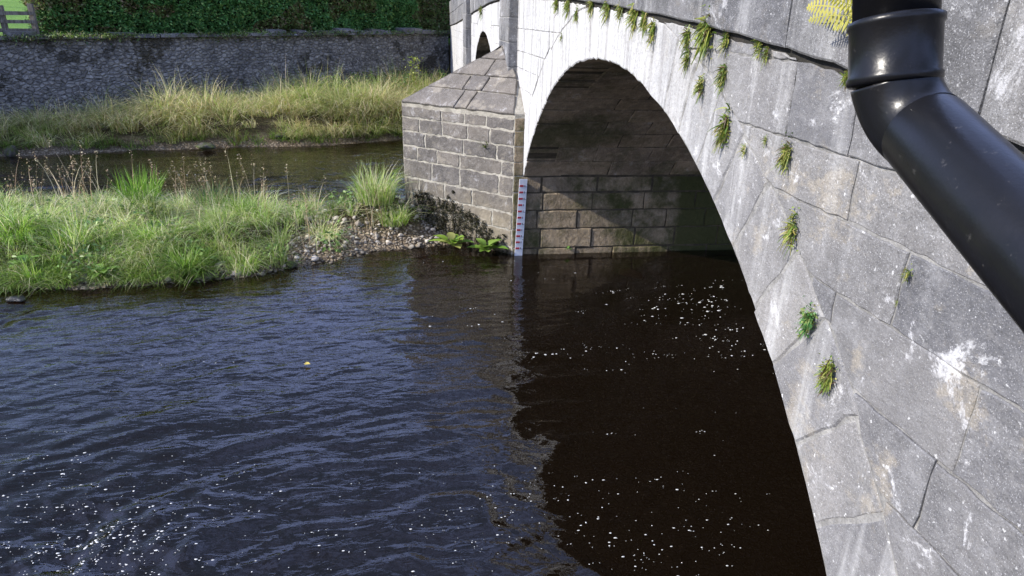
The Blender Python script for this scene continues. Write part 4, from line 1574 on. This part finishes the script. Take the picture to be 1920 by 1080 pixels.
# ---------------------------------------------------------------- far river wall, hedge, fence, field
t = NT('rubble_wall')
sc = t.scale((1, 1, 1.5))
cell = t.vor(6.5, 'F1', 'Color', sc)
sepc = t.n('ShaderNodeSeparateColor')
t.l(cell, sepc.inputs[0])
edge = t.vor(6.5, 'DISTANCE_TO_EDGE', 'Distance', sc)
c = t.mix(sepc.outputs[0], (0.17, 0.16, 0.148), (0.35, 0.333, 0.31))
c = t.mix(t.ramp(edge, 0.0, 0.14, 0.35, 0), c, (0.06, 0.055, 0.05))
c = t.mix(t.ramp(t.noise(8, 6, 0.8), 0.57, 0.63, 0, 0.8), c, (0.58, 0.56, 0.52))
c = t.mix(t.ramp(t.noise(6, 6, 0.8, vec=t.scale((1.3, 1.1, 1))), 0.54, 0.64, 0, 0.7), c, (0.04, 0.038, 0.035))
c = t.mix(t.ramp(t.noise(0.8, 7, 0.75), 0.55, 0.60, 0, 0.85), c, (0.05, 0.04, 0.018))
c = t.mix(t.ramp(t.noise(1.6, 5, 0.7), 0.48, 0.68, 0, 0.6), c, (0.09, 0.09, 0.09))
M_RUB = t.done(c, 0.95, t.bump(t.math('ADD', t.ramp(edge, 0, 0.2), t.noise(16, 6, 0.7)), 0.06))
rw = empty('river_wall', (float(WA[0]), float(WA[1]), 0))
tag(rw, 'dark rubble retaining wall in shade along the far bank below the hedge', 'wall')
K = 60
V, Fc = [], []
tot = float(np.linalg.norm(WBp - WA))
for i in range(K + 1):
    f = -0.9 + 1.9 * i / K
    p = (WA + (WBp - WA) * f) - WA
    zt = WT0 + (WT1 - WT0) * f + 0.05 * math.sin(i * 2.1) * random.random()
    j = lambda: random.uniform(-0.008, 0.008)
    for q in range(7):
        zz = -0.8 + (zt + 0.8) * q / 6
        V.append((p[0] + j() + wnrm[0] * q * 0.02, p[1] + j() + wnrm[1] * q * 0.02, zz))
    V.append((p[0] + wnrm[0] * 0.6, p[1] + wnrm[1] * 0.6, zt))
for i in range(K):
    for q in range(7):
        a = 8 * i + q
        Fc.append((a, a + 8, a + 9, a + 1))
link('masonry', mesh('masonry', V, Fc, M_RUB), rw)
M_COPE = stone_mat('coping_stone', (0.08, 0.076, 0.07), (0.17, 0.16, 0.15), white=0.25, moss=0.8)
f = -0.25
while f < 0.99:
    l_ = random.uniform(0.35, 0.75) / tot
    a_, b_ = (WBp - WA) * f, (WBp - WA) * (f + l_ - 0.02 / tot)
    zt = WT0 + (WT1 - WT0) * f - 0.02
    hh_ = random.choice([0.05, 0.09, 0.13, 0.22]) * random.uniform(0.8, 1.2)
    V = []
    for p in (a_, b_):
        for q_, z_ in ((-0.03, 0), (0.55, 0), (0.50, hh_), (0.0, hh_ * random.uniform(0.75, 1.0))):
            V.append((p[0] + wnrm[0] * (q_ + random.uniform(-0.03, 0.03)), p[1] + wnrm[1] * (q_ + random.uniform(-0.03, 0.03)), zt + z_))
    link('coping_stone', mesh('coping_stone', V, [(3, 2, 1, 0), (4, 5, 6, 7), (0, 1, 5, 4), (1, 2, 6, 5), (2, 3, 7, 6), (3, 0, 4, 7)], M_COPE), rw)
    f += l_
# squared pier where the wall turns, at its left end
ed = (WA + (WBp - WA) * -0.035) - WA
lo, hi = (ed[0] - 0.42, ed[1] - 0.22, -0.5), (ed[0] + 0.1, ed[1] + 0.4, 1.75)
M_QUOIN = stone_mat('quoin_stone', (0.15, 0.145, 0.14), (0.24, 0.23, 0.22), white=0.2)
z = -0.5
while z < 1.75:
    h = random.uniform(0.28, 0.4)
    dx = random.uniform(-0.03, 0.03)
    link('quoin', box_me('quoin', (lo[0] + dx, lo[1] + dx, z), (hi[0], hi[1], z + h - 0.02), M_QUOIN), rw)
    z += h
link('ledge', box_me('ledge', (lo[0] - 0.12, lo[1] - 0.12, z), (hi[0] + 0.1, hi[1] + 0.1, z + 0.12), M_QUOIN), rw)

# moss and grass along the wall top
g = Bag()
for i in range(240):
    f = random.uniform(-0.3, 1.0)
    if random.random() > 0.35 + 0.65 * (f < 0.25): continue
    p = WA + (WBp - WA) * f
    g.tuft((p[0] + wnrm[0] * 0.12, p[1] + wnrm[1] * 0.12, WT0 + (WT1 - WT0) * f), 26, random.uniform(0.10, 0.26), 0.16, 1.0, GREEN, GW, 0.014, bias=(-0.4, -0.3))
tag(g.build('verge_grass', M_GRASS), 'thin grass and moss along the top of the river wall', 'grass', None, 'stuff')

g = Bag()
for i in range(130):
    f = random.uniform(-0.1, 1.0)
    p = WA + (WBp - WA) * f
    n = 34
    ww = random.uniform(0.1, 0.4)
    dz = np.abs(rng.normal(0, 0.10, n))
    P = np.stack([p[0] + wd[0] * rng.normal(0, ww, n) + wnrm[0] * 0.02 * 1, p[1] + wd[1] * rng.normal(0, ww, n), WT0 + (WT1 - WT0) * f + 0.10 - dz], 1)
    P[:, :2] += wnrm * rng.uniform(-0.10, 0.2, n)[:, None]
    g.leaves(P, 0.075, [(0.05, 0.10, 0.03), (0.09, 0.16, 0.04), (0.16, 0.20, 0.05), (0.07, 0.05, 0.03)], None, 0.4)
tag(g.build('ivy', M_LEAF), 'ragged ivy and moss hanging over the top edge of the river wall', 'ivy', None, 'stuff')

# hedge
hg = empty('hedge', (float(WA[0] + (WBp - WA)[0] * 0.5), float(WA[1] + (WBp - WA)[1] * 0.5), 2.7))
tag(hg, 'dense dark green clipped hedge along the top of the river wall', 'hedge')
f0, f1 = 0.115, 1.16
n = 70000
f = rng.uniform(f0, f1, n)
hz = rng.uniform(0, 1, n)
HZ0, HH = 2.62, 2.3
lump = fbm(f * 38, hz * 6, 4, 91)
dep = 0.55 + 0.55 * (0.5 - lump) + 0.25 * hz - 0.25 * np.abs(rng.normal(0, 0.5, n)) * 0
dep = dep + np.abs(rng.normal(0, 0.16, n))
endr = sstep(f0, f0 + 0.03, f)
P2 = WA + (WBp - WA) * f[:, None] + wnrm * (dep + 0.5 * (1 - endr) * rng.uniform(0, 1, n))[:, None]
zt = HZ0 + 0.1 + hz * (HH * (0.72 + 0.28 * endr) + 0.35 * (fbm(f * 30, f * 0, 3, 95) - 0.5))
P = np.stack([P2[:, 0], P2[:, 1], zt], 1)
b = Bag()
warm = (fbm(f * 9, hz * 1.5, 3, 97) > 0.60) | (f < 0.2) & (rng.uniform(0, 1, n) < 0.3)
cg = [(0.07, 0.19, 0.05), (0.13, 0.30, 0.08), (0.18, 0.38, 0.10), (0.32, 0.44, 0.12)]
b.leaves(P[~warm], 0.085, cg, [0.3, 0.35, 0.25, 0.1], 0.6, 0.65)
b.leaves(P[warm], 0.085, [(0.16, 0.17, 0.06), (0.24, 0.17, 0.09), (0.22, 0.30, 0.08), (0.12, 0.22, 0.05)], None, 0.6, 0.65)
# top and the sunny back
n2 = 22000
f = rng.uniform(f0, f1, n2)
q = rng.uniform(0.5, 2.1, n2)
P2 = WA + (WBp - WA) * f[:, None] + wnrm * q[:, None]
P = np.stack([P2[:, 0], P2[:, 1], HZ0 + HH + 0.1 + 0.4 * (fbm(f * 30, q * 2, 3, 95) - 0.5) + rng.normal(0, 0.06, n2)], 1)
b.leaves(P, 0.085, cg, None, 0.6, 0.65)
b.build('foliage', M_LEAF, hg, None)
hg.children[0].location = tuple(-np.array(hg.location))
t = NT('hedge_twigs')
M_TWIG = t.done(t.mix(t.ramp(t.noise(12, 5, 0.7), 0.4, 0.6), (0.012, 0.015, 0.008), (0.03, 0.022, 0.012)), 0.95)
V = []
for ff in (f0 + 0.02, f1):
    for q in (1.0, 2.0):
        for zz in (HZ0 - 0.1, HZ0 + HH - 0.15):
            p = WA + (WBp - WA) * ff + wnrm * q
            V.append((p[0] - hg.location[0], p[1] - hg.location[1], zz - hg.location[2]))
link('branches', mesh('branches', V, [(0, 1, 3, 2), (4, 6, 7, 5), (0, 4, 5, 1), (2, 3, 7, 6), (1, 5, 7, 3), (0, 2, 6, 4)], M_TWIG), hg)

# fence
M_WOOD = (lambda t: t.done(t.mix(t.ramp(t.noise(1, 5, 0.6, vec=t.scale((30, 30, 3))), 0.35, 0.65), (0.10, 0.085, 0.065), (0.22, 0.195, 0.16)), 0.9))(NT('old_wood'))
fn = empty('wooden_fence', (float(WA[0]), float(WA[1]), 2.63))
tag(fn, 'weathered wooden post and rail fence beside the end of the hedge', 'fence')
fp = []
for f in (0.118, 0.075, -0.01, -0.12, -0.24):
    p = (WBp - WA) * f + wnrm * 0.55
    fp.append(p)
    link('post', box_me('post', (p[0] - 0.06, p[1] - 0.06, -0.2), (p[0] + 0.06, p[1] + 0.06, 0.86 + random.uniform(-0.05, 0.08)), M_WOOD), fn)
for a, b_ in zip(fp[:-1], fp[1:]):
    for zz in (0.22, 0.44, 0.66):
        dv = (b_ - a) / np.linalg.norm(b_ - a)
        nv = np.array([-dv[1], dv[0]]) * 0.02
        V = []
        off = -wnrm * 0.085
        for pp in (a, b_):
            for sg in (-1, 1):
                for z_ in (zz - 0.045 + random.uniform(-0.02, 0.02), zz + 0.045):
                    V.append((pp[0] + off[0] + nv[0] * sg, pp[1] + off[1] + nv[1] * sg, z_))
        link('rail', mesh('rail', V, [(0, 1, 3, 2), (4, 6, 7, 5), (0, 4, 5, 1), (2, 3, 7, 6), (1, 5, 7, 3), (0, 2, 6, 4)], M_WOOD), fn)


# a tree upstream of the picture whose shade falls on the left end of the far bank
def tree(x, y, h, cr, label):
    root = empty('broadleaf_tree', (x, y, 0.3))
    tag(root, label, 'tree')
    sweep('trunk', [(x, y, 0.2), (x + 0.05, y, h * 0.3), (x - 0.05, y + 0.05, h * 0.62), (x, y, h * 0.9)], [0.22, 0.17, 0.11, 0.03], root, M_WOOD, 10)
    for i in range(6):
        a, z0 = i * 1.1, h * (0.35 + 0.07 * i)
        tip = np.array([x + cr * 0.7 * math.cos(a), y + cr * 0.7 * math.sin(a), z0 + h * 0.22])
        sweep('limb', [(x, y, z0), ((x + tip[0]) / 2, (y + tip[1]) / 2, z0 + h * 0.08), tip], [0.08, 0.055, 0.02], root, M_WOOD, 8)
    b = Bag()
    for i in range(46):
        v = rng.normal(0, 1, 3)
        v /= np.linalg.norm(v)
        c_ = np.array([x, y, h * 0.68]) + v * np.array([cr, cr, h * 0.3]) * rng.uniform(0.35, 1)
        P = c_ + rng.normal(0, 0.36, (330, 3))
        b.leaves(P, 0.13, cg, None, 0.5)
    o = b.build('crown', M_LEAF, root)
    o.location = tuple(-np.array(root.location))


tree(18.8, 17.2, 6.4, 2.6, 'leafy broadleaf tree on the far bank upstream of the bridge')
tree(21.5, 19.5, 7.5, 2.8, 'taller broadleaf tree by the field upstream of the bridge')

# ---------------------------------------------------------------- foam on the water, floating leaf
FV, FT = [], []
nf = 0


def bubble(x, y, r):
    global nf
    z = float(water_h(np.array([x]), np.array([y]))[0]) - 0.02
    k_ = 7
    a = np.arange(k_) * 2 * math.pi / k_ + random.random()
    el = random.uniform(0.7, 2.4)
    ring_ = np.stack([x + r * np.cos(a) * rng.uniform(0.8, 1.2, k_), y + el * r * np.sin(a) * rng.uniform(0.8, 1.2, k_), np.full(k_, z + 0.001)], 1)
    mid = np.stack([x + 0.6 * r * np.cos(a), y + 0.6 * el * r * np.sin(a), np.full(k_, z + 0.001 + 0.35 * r)], 1)
    V = np.concatenate([ring_, mid, [[x, y, z + 0.001 + 0.45 * r]]])
    T = []
    for i in range(k_):
        j = (i + 1) % k_
        T += [(i, j, k_ + j), (i, k_ + j, k_ + i), (k_ + i, k_ + j, 2 * k_)]
    FV.append(V); FT.append(np.array(T) + nf)
    nf += len(V)


def foam(px, py, sx, sy, n, r0, r1):
    k_ = 0
    p0 = None
    for _ in range(n):
        if k_ <= 0:
            qx, qy = random.gauss(px, sx), random.gauss(py, sy)
            k_ = random.choice([1, 1, 1, 2, 3, 6])
            p0 = at(min(qx, 1560), min(qy, 1120), 2, 0)
            run_ = random.uniform(-0.25, 0.35)
        k_ -= 1
        st_ = random.gauss(0, 0.16)
        p = p0 + np.array([run_ * st_ + random.gauss(0, 0.02), st_, 0])
        if p[1] < -WB or p[0] < 1.0: continue
        r = (r0 + (r1 - r0) * random.random() ** 3) * 0.66
        bubble(float(p[0]), float(p[1]), r)


foam(1280, 565, 60, 22, 85, 0.004, 0.022)
foam(1345, 600, 45, 35, 85, 0.004, 0.020)
foam(1200, 570, 80, 20, 30, 0.004, 0.016)
foam(1250, 660, 130, 10, 50, 0.004, 0.014)
foam(1120, 660, 80, 14, 26, 0.004, 0.014)
foam(850, 590, 60, 14, 18, 0.004, 0.018)
foam(1090, 540, 70, 25, 14, 0.003, 0.014)
foam(200, 1010, 55, 55, 190, 0.003, 0.013)
foam(240, 1030, 30, 40, 110, 0.003, 0.011)
foam(80, 960, 60, 50, 110, 0.003, 0.009)
foam(80, 1050, 80, 30, 120, 0.003, 0.008)
foam(420, 960, 160, 70, 90, 0.003, 0.009)
foam(680, 1010, 150, 50, 70, 0.003, 0.009)
foam(860, 940, 60, 50, 36, 0.003, 0.010)
foam(980, 980, 50, 40, 50, 0.003, 0.009)
foam(1110, 1000, 60, 50, 36, 0.003, 0.010)
foam(1240, 960, 80, 40, 45, 0.003, 0.010)
foam(1340, 990, 60, 40, 40, 0.003, 0.010)
foam(1300, 1050, 90, 25, 26, 0.003, 0.008)
foam(1250, 800, 200, 60, 30, 0.003, 0.009)
foam(400, 720, 260, 120, 50, 0.003, 0.010)
foam(150, 880, 90, 40, 40, 0.003, 0.009)
foam(560, 330, 160, 30, 90, 0.004, 0.015)
foam(180, 360, 120, 20, 40, 0.004, 0.015)
t = NT('foam')
M_FOAM = t.done((0.60, 0.60, 0.57), 0.4, None, 0.5)
o = link('foam', tri_mesh('foam', np.concatenate(FV), np.concatenate(FT), M_FOAM, smooth=True))
tag(o, 'white flecks of foam and bubbles drifting on the dark water', 'foam', None, 'stuff')

p = at(576, 685, 2, 0.0)
b = Bag()
zl = float(water_h(np.array([p[0]]), np.array([p[1]]))[0])
b.leaves(np.array([[p[0], p[1], zl + 0.004], [p[0] + 0.02, p[1] + 0.01, zl + 0.006]]), 0.06, [(0.62, 0.50, 0.12)], None, 4.0, 0.7)
tag(b.build('fallen_leaf', M_LEAF, None, (float(p[0]), float(p[1]), zl)), 'single yellow leaf floating on the rippled water', 'leaf')
